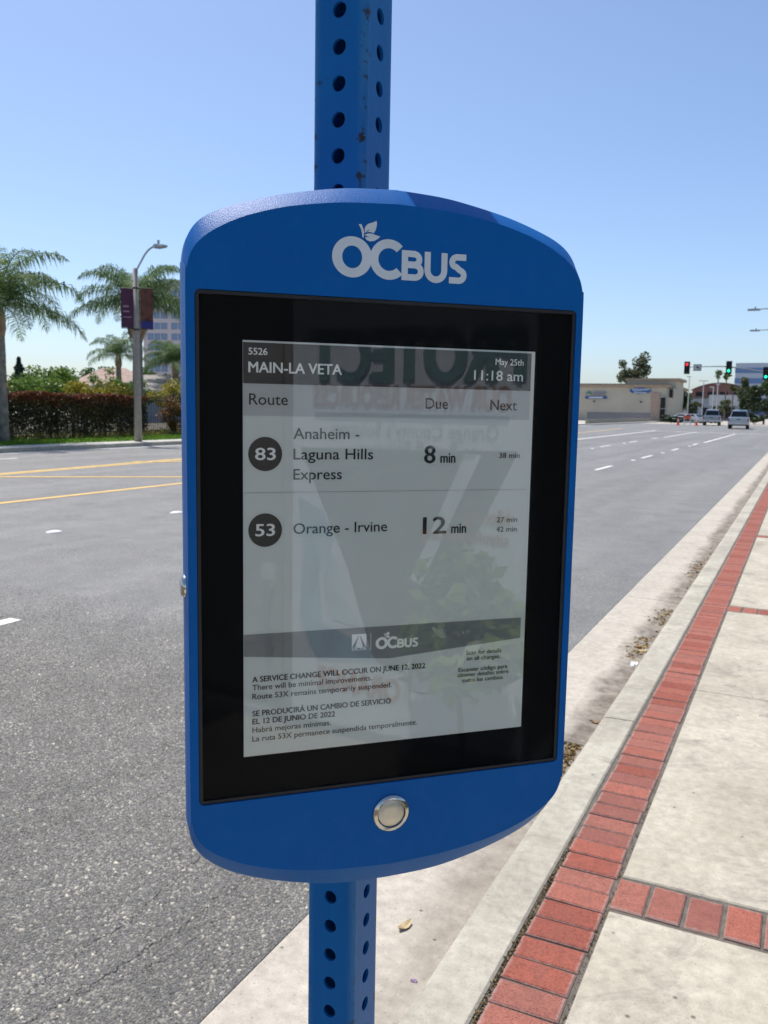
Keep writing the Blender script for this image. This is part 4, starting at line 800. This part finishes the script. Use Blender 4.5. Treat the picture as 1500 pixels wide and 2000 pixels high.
gb = thing('grey_building', 'low blue grey commercial building in front of the red hall', 'building', (-18.4, 200, 0))
GB1 = plain('bluegrey_wall', (.27, .31, .36), .8); GB2 = plain('pale_wall', (.44, .46, .48), .8)
MB().box(-5.6, 5.4, 0, 9, -.2, 4.6).build('wall', GB1, gb); MB().box(-.6, 5.6, -1.2, 0, 3.1, 5.4).build('canopy', GB2, gb); MB().box(-5.7, -1.0, -.4, 9, 4.6, 5.0).build('roof', plain('roof_dark', (.10, .09, .09)), gb)
for x0, x1, z0, z1 in ((-5.2, -2.2, 2.9, 3.5), (-2.0, -.8, .2, 2.6), (.2, 4.6, .4, 2.8), (-5.0, -3.0, .6, 2.2)): MB().box(x0, x1, -.1, .02, z0, z1).build('window', WIN, gb)
bo = thing('glass_office', 'blue banded glass office block far off at the right edge', 'office block', (-8, 300, 0))
BBLU = win_glass('office_glass', (.07, .15, .34), .15); BGR = plain('office_band', (.36, .42, .50), .7, var=.04)
MB().box(-13.2, 14, 0, 20, -.2, 17.6).build('wall', BGR, bo)
for k in range(5): MB().box(-13.3, 14.1, -.15, .02, 1.2 + 3.3 * k, 2.8 + 3.3 * k).build('window_band', BBLU, bo)

# ------------------------------------------------------------------ far trees
tree('tree', 'tall loose green tree rising behind the beige shop roof', 'tree', (-33.5, 190, 0), (-33.6, 190, 10.3), (3.3, 3.3, 3.6), 2600, .62, G_GREY, 20, .3, .36)
tree('tree', 'dark green tree at the right corner of the beige shop', 'tree', (-21.2, 171, 0), (-21.2, 171, 3.3), (1.7, 1.7, 2.3), 2200, .4, G_MID, 20, .15)
tree('tree', 'low grey green tree in front of the grey building', 'tree', (-17.8, 162, 0), (-17.8, 162, 2.6), (1.3, 1.3, 1.1), 1300, .35, G_GREY, 14, .1)
tree('tree', 'small olive tree between the two light poles', 'tree', (-13.6, 168, 0), (-13.6, 168, 2.7), (1.5, 1.5, 1.3), 1300, .35, G_GREY, 14, .1)
tree('tree', 'shaggy green tree in front of the blue glass office block', 'tree', (-9.3, 152, 0), (-9.4, 152, 5.2), (1.35, 1.35, 2.5), 2200, .42, G_GREY, 18, .14)
tree('tree', 'wide dark grey green tree at the right picture edge beyond the trucks', 'tree', (-5.6, 142, 0), (-5.4, 142, 3.6), (3.3, 2.4, 2.3), 4200, .36, G_DARK, 34, .16)
tree('tree', 'tall bright green tree behind the right traffic signal', 'tree', (-5.0, 158, 0), (-4.9, 158, 6.6), (1.9, 1.9, 2.0), 2200, .42, G_MID, 18, .14)
tree('tree', 'second dark tree left of the wide tree at the right edge', 'tree', (-8.3, 146, 0), (-8.2, 146, 2.9), (1.4, 1.4, 1.7), 2000, .36, G_DARK, 18, .12)
tree('shrub', 'low dark round shrub under the trees right of the trucks', 'shrub', (-6.6, 137, -.15), (-6.4, 137, .85), (1.9, 1.1, .7), 1500, .28, G_DARK, 16, .06)
tree('shrub', 'dark low shrub in front of the parked cars', 'shrub', (-18.4, 138, -.15), (-18.2, 138, .45), (2.4, .9, .55), 1500, .28, G_DARK, 16, .06)
for lab, x, zc_ in (('thin fan palm left of the middle traffic signal', -16.6, 9.2), ('thin fan palm below the middle traffic signal', -15.0, 8.9), ('short fan palm right of the thin pair', -13.6, 6.6)):
    t = thing('fan_palm', lab, 'palm', (x, 190, 0), group='far fan palms'); MB().tube([(0, 0, -.1), (0, 0, zc_)], [.16, .11], 7).build('trunk', BARK, t); leaves('crown', crown_pts((0, 0, zc_ + .1), (.95, .95, .85), 420, 9, .45), .42, G_MID, t, .3)

# ------------------------------------------------------------------ traffic signals
MAST = plain('mast_galvanised', (.24, .26, .27), .5, .4)
ma = thing('signal_mast', 'grey traffic signal mast with long curved arm over the crossing', 'signal mast', (1.2, 100, 0))
MB().tube([(0, 0, -.2), (0, 0, 5.0)], [.17, .13], 12).build('pole', MAST, ma, True)
MB().tube(crom([(0, 0, 4.5), (-3.0, 0, 5.35), (-5.3, 0, 5.85), (-8.8, 0, 6.42), (-11.0, 0, 6.48), (-13.1, 0, 6.42)], 6), [.11 - .0022 * i for i in range(31)], 9).build('arm', MAST, ma, True)
HEADM = plain('signal_black', (.010, .011, .011), .6); OFF = plain('lens_dark', (.03, .02, .015), .3)
LR = emit('lens_red', (1.0, .03, .06), 1.2); LG = emit('lens_green', (.02, .95, .55), 1.5)
def signal(label, x, z, lit):
    t = thing('traffic_signal', label, 'traffic light', (x, 99.8, z), group='signal heads on the mast arm')
    MB().box(-.30, .30, -.02, .02, -.68, .68).build('backplate', HEADM, t); MB().box(-.17, .17, -.22, -.02, -.55, .55).build('housing', HEADM, t)
    for k, zz in enumerate((.36, 0, -.36)):
        mt_ = (LR if lit == 'red' else LG) if (k == {'red': 0, 'green': 2}[lit]) else OFF
        ln = MB().loft([[(r_ * math.cos(2 * math.pi * i / 18), y, zz + r_ * math.sin(2 * math.pi * i / 18)) for i in range(18)] for r_, y in ((.15, -.222), (.1, -.25), (.02, -.26))], False).build('lens', mt_, t)
        MB().loft([[(.165 * math.cos(R(a)), y, zz + .165 * math.sin(R(a))) for a in range(-20, 201, 20)] for y in (-.22, -.42)], False, False).build('visor', HEADM, ln)
signal('left traffic signal head showing red on the mast arm', -12.0, 6.34, 'red'); signal('middle traffic signal head showing green on the mast arm', -7.72, 6.36, 'green'); signal('right traffic signal head showing green at the picture edge', -4.02, 5.72, 'green')
sn = thing('lane_sign', 'square white turn sign hanging beside the red traffic signal', 'sign', (-10.92, 99.8, 6.36)); MB().box(-.42, .42, -.02, .02, -.36, .36).build('plate', plain('sign_plate', (.50, .52, .50), .5), sn)
rect = MB(); rect_ring(rect, -.39, .39, -.33, .33, .04, -.026, -.02); rect.build('border', HEADM, sn); MB().prism([(-.16, .05), (-.02, .2), (-.02, .1), (.17, .1), (.17, -.22), (.08, -.22), (.08, .0), (-.02, .0), (-.02, -.1)], 1, -.027, -.02).build('arrow', HEADM, sn)

# ------------------------------------------------------------------ lamps on the right
def cobra(label, base, h, tipx, cat='street lamp', r_=.07, group='street lamps on the right side'):
    t = thing('street_lamp', label, cat, base, group=group); MB().tube([(0, 0, -.2), (0, 0, h - .2)], [r_ * 1.3, r_], 10).build('pole', MAST, t, True)
    MB().tube(crom([(0, 0, h - .35), (tipx * .3, 0, h - .05), (tipx * .7, 0, h + .05), (tipx * .85, 0, h + .03)], 5), .035, 7).build('arm', MAST, t, True); s_ = 1 if tipx > 0 else -1
    l_ = MB().loft([[(tipx * .85 - s_ * .1 + s_ * x, y, h + z) for y, z in ((-w_, -.05), (w_, -.05), (w_, .07), (-w_, .07))] for x, w_ in ((0, .05), (.22, .15), (.58, .14), (.75, .05))]).build('luminaire', GALV, t); MB().tube([(tipx * .85 + s_ * .2, 0, h + .06), (tipx * .85 + s_ * .2, 0, h + .2)], .04, 7).build('photocell', MAST, l_)
cobra('nearer overhead street lamp reaching in at the upper right edge', (-.35, 60, 0), 8.0, -3.25); cobra('farther overhead street lamp reaching in below the nearer one', (-.35, 76, 0), 8.1, -4.1)
def lot_lamp(label, x, y, h, heads):
    t = thing('parking_light', label, 'light pole', (x, y, 0), group='parking lot light poles'); wm = plain('pole_white', (.62, .62, .60), .5); MB().tube([(0, 0, -.2), (0, 0, h)], .075, 8).build('pole', wm, t)
    for dx in heads: MB().box(dx - .32, dx + .32, -.25, .25, h, h + .14).build('light_head', wm, t)
lot_lamp('white parking light pole right of the beige shop', -17.55, 150, 7.3, (-.1,)); lot_lamp('white light pole between the red signal and the hall', -15.3, 150, 6.6, (-.4, .3)); lot_lamp('white light pole with tilted head before the grey building', -13.75, 150, 5.6, (-.25,)); lot_lamp('white light pole closest to the right truck', -13.1, 150, 6.1, (.0,))

# ------------------------------------------------------------------ vehicles
TYRE = plain('tyre', (.012, .012, .012), .8); RIM = plain('rim', (.35, .36, .37), .35, .8); CHROME = plain('bumper', (.42, .43, .44), .3, .7); TAIL = plain('tail_light', (.30, .01, .012), .3); PLATE = plain('number_plate', (.55, .55, .52), .5)
wheel_t = MB().loft([[(x, r_ * math.cos(2 * math.pi * i / 20), r_ * math.sin(2 * math.pi * i / 20)) for i in range(20)] for x, r_ in ((-.13, .27), (-.13, .36), (-.1, .385), (.1, .385), (.13, .36), (.13, .27))]).mesh('tyre', TYRE)
wheel_r = MB().loft([[(x, r_ * math.cos(2 * math.pi * i / 14), r_ * math.sin(2 * math.pi * i / 14)) for i in range(14)] for x, r_ in ((-.14, .25), (-.135, .12), (.135, .12), (.14, .25))]).mesh('rim', RIM)
def wheel(parent, x, y, k=1.0):
    w_ = put('wheel', wheel_t, parent, (x, y, .385 * k), scale=(1, k, k)); put('rim', wheel_r, w_)
def rects(specs): return [[(-w_, y, z0), (w_, y, z0), (w_ * 1.0, y, z1 * .55 + z0 * .45), (w2, y, z1), (-w2, y, z1), (-w_, y, z1 * .55 + z0 * .45)] for y, w_, w2, z0, z1 in specs]
def pickup(label, loc, rz, paint, k=1.0):
    t = thing('pickup_truck', label, 'pickup truck', loc, rz, 'pickup trucks driving away'); t.scale = (k, k, k)
    MB().loft(rects([(0.0, .95, .93, .52, 1.12), (.06, .98, .96, .48, 1.14), (1.9, .98, .96, .45, 1.16), (1.95, .99, .97, .42, 1.16), (4.1, .99, .96, .42, 1.16), (4.3, .98, .93, .42, 1.13), (5.35, .95, .86, .45, 1.02), (5.5, .88, .78, .5, .92)])).build('body', paint, t)
    cab = [(1.92, .90, .84, 1.16, 1.17), (2.05, .90, .66, 1.16, 1.86), (2.6, .93, .66, 1.16, 1.94), (3.4, .93, .67, 1.16, 1.92), (4.25, .94, .84, 1.13, 1.14)]
    MB().loft([[(-a, y, z0), (a, y, z0), (b, y, z1), (-b, y, z1)] for y, a, b, z0, z1 in cab]).build('cab', paint, t)
    MB().add([(-.80, 1.915, 1.24), (.80, 1.915, 1.24), (.63, 2.005, 1.78), (-.63, 2.005, 1.78)], [(0, 1, 2, 3)]).build('rear_window', WIN, t)
    for s_ in (-1, 1):
        MB().add([(s_ * .945, 2.1, 1.22), (s_ * .94, 3.95, 1.2), (s_ * .74, 3.3, 1.78), (s_ * .74, 2.25, 1.78)], [(0, 1, 2, 3)]).build('side_window', WIN, t)
        MB().box(s_ * .965 - .10 * (s_ > 0) , s_ * .965 + .10 * (s_ < 0), -.03, .12, .74, 1.1).build('tail_light', TAIL, t)
        MB().box(min(s_ * .98, s_ * 1.2), max(s_ * .98, s_ * 1.2), 3.6, 3.72, 1.18, 1.4).build('mirror', HEADM, t)
        for y in (1.15, 4.55): wheel(t, s_ * .84, y)
    tg = MB().box(-.84, .84, -.035, .02, .64, 1.13).build('tailgate', paint, t); MB().box(-.14, .14, -.06, -.034, .92, 1.0).build('handle', HEADM, tg); MB().box(-.8, .8, -.045, -.034, .80, .83).build('crease', CHROME, tg)
    bp = MB().cbox(-.97, .97, -.2, .02, .44, .62, .02).build('bumper', CHROME, t); MB().box(-.17, .17, -.215, -.2, .47, .59).build('number_plate', PLATE, bp)
    MB().box(-.8, .8, .1, 5.2, .34, .5).build('underbody', TYRE, t)
def carpaint(name, c, rough=.28, metal=.4): return plain(name, c, rough, metal, var=.04)
pickup('silver pickup truck on the right, nearer of the two driving away', (-6.22, 96.5, RZ), R(2), carpaint('paint_silver', (.42, .45, .48)), 1.03); pickup('grey pickup truck on the left beside the orange cones', (-10.95, 119, RZ), R(3), carpaint('paint_grey', (.30, .33, .36)), 1.08)
def car(label, loc, rz, paint):
    t = thing('parked_car', label, 'car', loc, rz, 'cars parked beyond the crossing')
    MB().loft(rects([(-2.2, .72, .66, .35, .82), (-2.05, .86, .78, .28, .92), (-1.0, .9, .84, .25, .98), (1.0, .9, .84, .25, .96), (2.0, .84, .74, .28, .82), (2.25, .7, .62, .36, .7)])).build('body', paint, t)
    MB().loft([[(-a, y, z0), (a, y, z0), (b, y, z1), (-b, y, z1)] for y, a, b, z0, z1 in ((-1.7, .82, .74, .93, .95), (-1.0, .83, .62, .95, 1.42), (.2, .83, .62, .95, 1.45), (1.15, .8, .74, .94, .96))]).build('cabin', paint, t)
    for s_ in (-1, 1):
        MB().add([(s_ * .80, -1.2, 1.0), (s_ * .80, .75, 1.0), (s_ * .67, .2, 1.37), (s_ * .67, -.9, 1.36)], [(0, 1, 2, 3)]).build('side_window', WIN, t)
        for y in (-1.35, 1.4): wheel(t, s_ * .76, y, .82)
        MB().box(s_ * .66 - .12, s_ * .66 + .12, -2.2, -2.1, .62, .76).build('tail_light', TAIL, t)
    MB().add([(-.70, -1.69, .98), (.70, -1.69, .98), (.58, -1.12, 1.36), (-.58, -1.12, 1.36)], [(0, 1, 2, 3)]).build('rear_window', WIN, t)
car('white parked car left of the grey pickup truck', (-18.0, 146, -.17), R(72), carpaint('car_white', (.66, .67, .68))); car('silver parked car behind the dark low shrub', (-16.2, 143, -.17), R(66), carpaint('car_silver', (.45, .48, .5))); car('pale blue parked car just left of the grey pickup truck', (-14.6, 149, -.17), R(70), carpaint('car_blue', (.33, .42, .52)))

# ------------------------------------------------------------------ cones and barricade
ORNG = plain('cone_orange', (.72, .11, .04), .55); REFL = plain('reflective_white', (.7, .7, .68), .5)
def cone(label, x, y):
    t = thing('traffic_cone', label, 'traffic cone', (x, y, RZ), group='orange traffic cones'); MB().cbox(-.24, .24, -.24, .24, 0, .05, .01).build('base', ORNG, t)
    MB().tube([(0, 0, .05), (0, 0, .92)], [.17, .035], 14).build('cone_body', ORNG, t, True)
    for z in (.48, .68): MB().tube([(0, 0, z), (0, 0, z + .11)], [.17 - .155 * (z - .05) + .004, .17 - .155 * (z + .06) + .004], 14, False).build('reflective_band', REFL, t)
cone('orange traffic cone left of the barricade', -14.4, 114); cone('orange traffic cone between the barricade and the grey pickup', -12.2, 114)
bc = thing('barricade', 'orange and white folding barricade between the two cones', 'barricade', (-13.6, 116.5, RZ))
for x in (-.36, .36): 
    for y, dy_ in ((-.3, .25), (.3, -.25)): MB().tube([(x, y, 0), (x, y + dy_, 1.35)], .03, 5).build('leg', REFL, bc)
MB().box(-.48, .48, -.14, -.10, .80, 1.25).build('board', ORNG, bc); MB().box(-.48, .48, -.24, -.20, .32, .52).build('lower_board', REFL, bc)

# ------------------------------------------------------------------ what the glass mirrors: utility cabinet with water poster, bush, added dark hedge
K = lambda a, b: a + (b - a) * 0.833
cab = thing('utility_cabinet', 'brown utility cabinet wrapped with a water protection poster, mirrored in the screen', 'cabinet', (2.42, 0, 0))
CABB = plain('cabinet_brown', (.30, .285, .26), .55); POSTR = plain('poster_white', (.80, .86, .89), .5, var=.03)
MB().box(0.0, .7, -2.6, -.22, -.02, 2.25).build('body', CABB, cab)
def pf(d): return lambda u, z: (-d, -u, z)      # reads left to right for someone facing the cabinet from the street
def ppoly(name, mat, pts, d): return MB().poly([(-d, y, z) for y, z in pts]).build(name, mat, wrap)
wrap = MB().box(-.006, -.001, -1.34, -.24, .05, 2.2).build('poster', POSTR, cab)
PB = lambda n_, c: plain(n_, c, .5, var=.25, vscale=6)
ppoly('art_funnel', PB('poster_grey', (.11, .13, .135)), [(-1.30, 1.27), (-.30, 1.29), (-.62, .62), (-.80, .33), (-.92, .36), (-1.05, .75)], .0075)
ppoly('art_streak', PB('poster_pale', (.74, .82, .86)), [(-.52, 1.27), (-.45, 1.27), (-.70, .72), (-.75, .74)], .0085)
ppoly('art_water', PB('poster_water', (.34, .55, .68)), [(-1.31, 1.05), (-1.18, 1.0), (-1.12, .88), (-1.2, .72), (-1.18, .5), (-.95, .42), (-.9, .36), (-1.2, .32), (-1.3, .5), (-1.28, .8)], .0095)
ppoly('art_drop', PB('poster_water2', (.55, .72, .80)), [(-1.22, .90), (-1.10, .78), (-1.08, .62), (-.98, .50), (-1.12, .52), (-1.17, .66)], .0105)
PT = plain('print_teal', (.22, .35, .36), .5); PR = plain('print_brown', (.50, .33, .27), .5); PO = plain('print_orange', (.55, .20, .07), .5)
def ptext(b, y0, y1, z, cap, mt, bd=.0): text('lettering', b, -y0, -y1, z, cap, mt, wrap, pf(.0115), bd)
ptext('PROTECT', -.29, -1.24, 1.56, .215, PT, .05); ptext('OUR WATER RESOURCES', -.335, -1.23, 1.455, .085, PR, .03)
MB().box(-.013, -.0115, -1.22, -.34, 1.405, 1.425).build('rule', PT, wrap)
ptext("Orange County's Solution", -.38, -1.13, 1.33, .06, PT); ptext('to Runoff Pollution', -.47, -1.0, 1.255, .06, PT)
ptext('h2oc.org', -.325, -.515, 1.0, .06, PO, .02); ptext('cityoforange.org', -.325, -.70, .92, .05, PO, .02); ptext('OC', -.54, -.69, .33, .10, PO, .03); MB().box(-.013, -.0115, -.745, -.735, .18, .43).build('rule', PO, wrap); ptext('ORANGE', -.79, -1.20, .2, .10, PO, .03)
dr = MB().box(-.02, 0.0, -2.55, -1.39, .12, 2.15).build('door', CABB, cab)
MB().tube([(-.02, -1.44, .62), (-.07, -1.44, .62), (-.07, -1.44, .36), (-.02, -1.44, .36)], .012, 6).build('handle', RIM, dr); MB().box(-.024, -.02, -1.50, -1.42, .66, .74).build('sticker', PLATE, dr); MB().box(-.024, -.02, -1.66, -1.53, .36, .47).build('label_plate', plain('label_grey', (.42, .41, .38)), dr)
MB().box(-.03, .75, -2.65, -.18, -.03, .05).build('plinth', STUG, cab)
tree('shrub', 'leafy green shrub in front of the cabinet, mirrored at the screen corner', 'shrub', (2.1, -.36, 0), (2.08, -.40, .64), (.28, .26, .28), 1100, .085, leaf_mat('glossy_shrub_leaf', [(.16, .30, .05), (.30, .46, .08), (.45, .58, .16)], .35, .3), 26, .015, .42)
hb2 = thing('added_mirror_hedge', 'added unseen waist high dark hedge behind the cabinet, for dark reflections in the bezel', 'hedge', (3.6, 0, 0))  # unseen hedge, added so the black bezel mirrors something dark
n = 15000; P = np.stack([rng.normal(0, .22, n), rng.uniform(-5.5, 4.5, n), rng.uniform(.05, 1.5, n)], 1)[:8000]; leaves('foliage', P, .17, G_DARK, hb2)
for k in range(8): MB().tube([(0, -5 + 1.3 * k, -.1), (.03, -5 + 1.3 * k, 1.3)], [.05, .02], 6).build('stem', BARK, hb2)

# ------------------------------------------------------------------ litter
DRY = plain('dry_leaf', (.52, .40, .22), .8, var=.3, vscale=40); DRYB = plain('dry_leaf_brown', (.26, .14, .06), .8, var=.3, vscale=40)
def dry_leaf(label, x, y, L, rz, mat, z=RZ - .008):
    m = MB(); N = 6; A = []
    for i in range(N + 1):
        u = i / N; wd = L * .23 * math.sin(math.pi * min(1, u * .95 + .03)) ** .8; zz = .010 * (2 * u - 1) ** 2 + .002; A.append(((u - .5) * L, wd, zz))
    for a, b in zip(A, A[1:]): m.add([(a[0], 0, a[2]), (b[0], 0, b[2]), (b[0], b[1], b[2] + .006), (a[0], a[1], a[2] + .006), (a[0], -a[1], a[2] + .006), (b[0], -b[1], b[2] + .006)], [(0, 1, 2, 3), (0, 4, 5, 1)])
    o = m.build('dry_leaf', mat); o.location = (x, y, z); o.rotation_euler = (0, 0, rz); tag(o, label, 'leaf', 'fallen leaves in the gutter')
dry_leaf('pale dry leaf lying alone on the clean gutter concrete', -1.01, 2.27, .062, R(75), DRY); dry_leaf('small brown leaf against the curb by its joint', -.87, 4.34, .05, R(20), DRYB, RZ - .015); dry_leaf('tan leaf on the damp patch in the gutter', -.885, 5.84, .09, R(40), DRY, RZ - .014); dry_leaf('tan leaf at the near end of the leaf litter', -.875, 3.58, .06, R(-30), DRY, RZ - .013); dry_leaf('brown leaf in the far gutter beside the curb', -.90, 9.3, .1, R(15), DRYB, RZ - .013); dry_leaf('dark brown leaf beside the tan leaf on the damp patch', -.92, 5.93, .08, R(110), DRYB, RZ - .013)
o = MB().loft([[(-.875 + r_ * math.cos(a) * 1.0, 5.50 + r_ * 1.6 * math.sin(a), RZ - .012 + z + .004 * math.sin(3 * a)) for a in [2 * math.pi * i / 9 for i in range(9)]] for r_, z in ((.028, 0), (.022, .012), (.008, .014))]).build('paper_scrap', plain('white_paper', (.75, .75, .74), .7)); tag(o, 'crumpled white paper scrap in the gutter by the curb', 'litter')
o = MB().loft([[(-.885 + r_ * math.cos(a), 2.06 + r_ * .6 * math.sin(a), RZ - .012 + z + .003 * math.sin(2 * a)) for a in [2 * math.pi * i / 8 for i in range(8)]] for r_, z in ((.012, 0), (.009, .005), (.003, .0045))]).build('wrapper_scrap', plain('purple_foil', (.36, .24, .38), .3)); tag(o, 'tiny purple foil wrapper scrap at the foot of the curb', 'litter')
WET = plain('damp_stain', (.085, .075, .075), .35, var=.3, vscale=20)
LIT = leaf_mat('litter_bits', [(.10, .06, .025), (.22, .14, .05), (.36, .25, .09), (.45, .33, .15)], .15, .8)
def scatter(n, xa, xb, ya, yb, cx, z): 
    y = rng.uniform(ya, yb, n); x = cx - np.abs(rng.normal(0, (xb - xa), n)); x = np.clip(x, xa - .3, cx); return np.stack([x, y, z + rng.uniform(0, .008, n)], 1)
P = np.concatenate([scatter(520, -.87, -.80, 3.25, 4.0, -.862, RZ - .012), scatter(160, -.87, -.80, 5.6, 6.2, -.868, RZ - .012), scatter(120, -.87, -.81, 6.6, 7.2, -.868, RZ - .012), scatter(140, -.88, -.81, 8.8, 9.8, -.868, RZ - .012), scatter(50, -.84, -.82, 2.6, 12, -.865, RZ - .013)])
tag(leaves('leaf_litter', P, .026, LIT, None, .5, .8), 'scattered dry leaf litter along the foot of the curb', 'leaf litter', kind='stuff')
P = np.stack([-.612 + rng.normal(0, .004, 1300), .9 + 1.9 * rng.beta(2.2, 1.6, 1300) , rng.uniform(-.008, .002, 1300)], 1)
P2 = np.stack([-.423 + rng.normal(0, .003, 160), rng.uniform(1.4, 3.2, 160), rng.uniform(-.008, .0, 160)], 1)
tag(leaves('joint_debris', np.concatenate([P, P2]), .0085, leaf_mat('joint_crumbs', [(.05, .035, .02), (.10, .07, .035), (.17, .12, .055), (.28, .20, .09)], .1, .9), None, .6, .6), 'crumbs and dry bits caught in the paver joint', 'debris', kind='stuff')
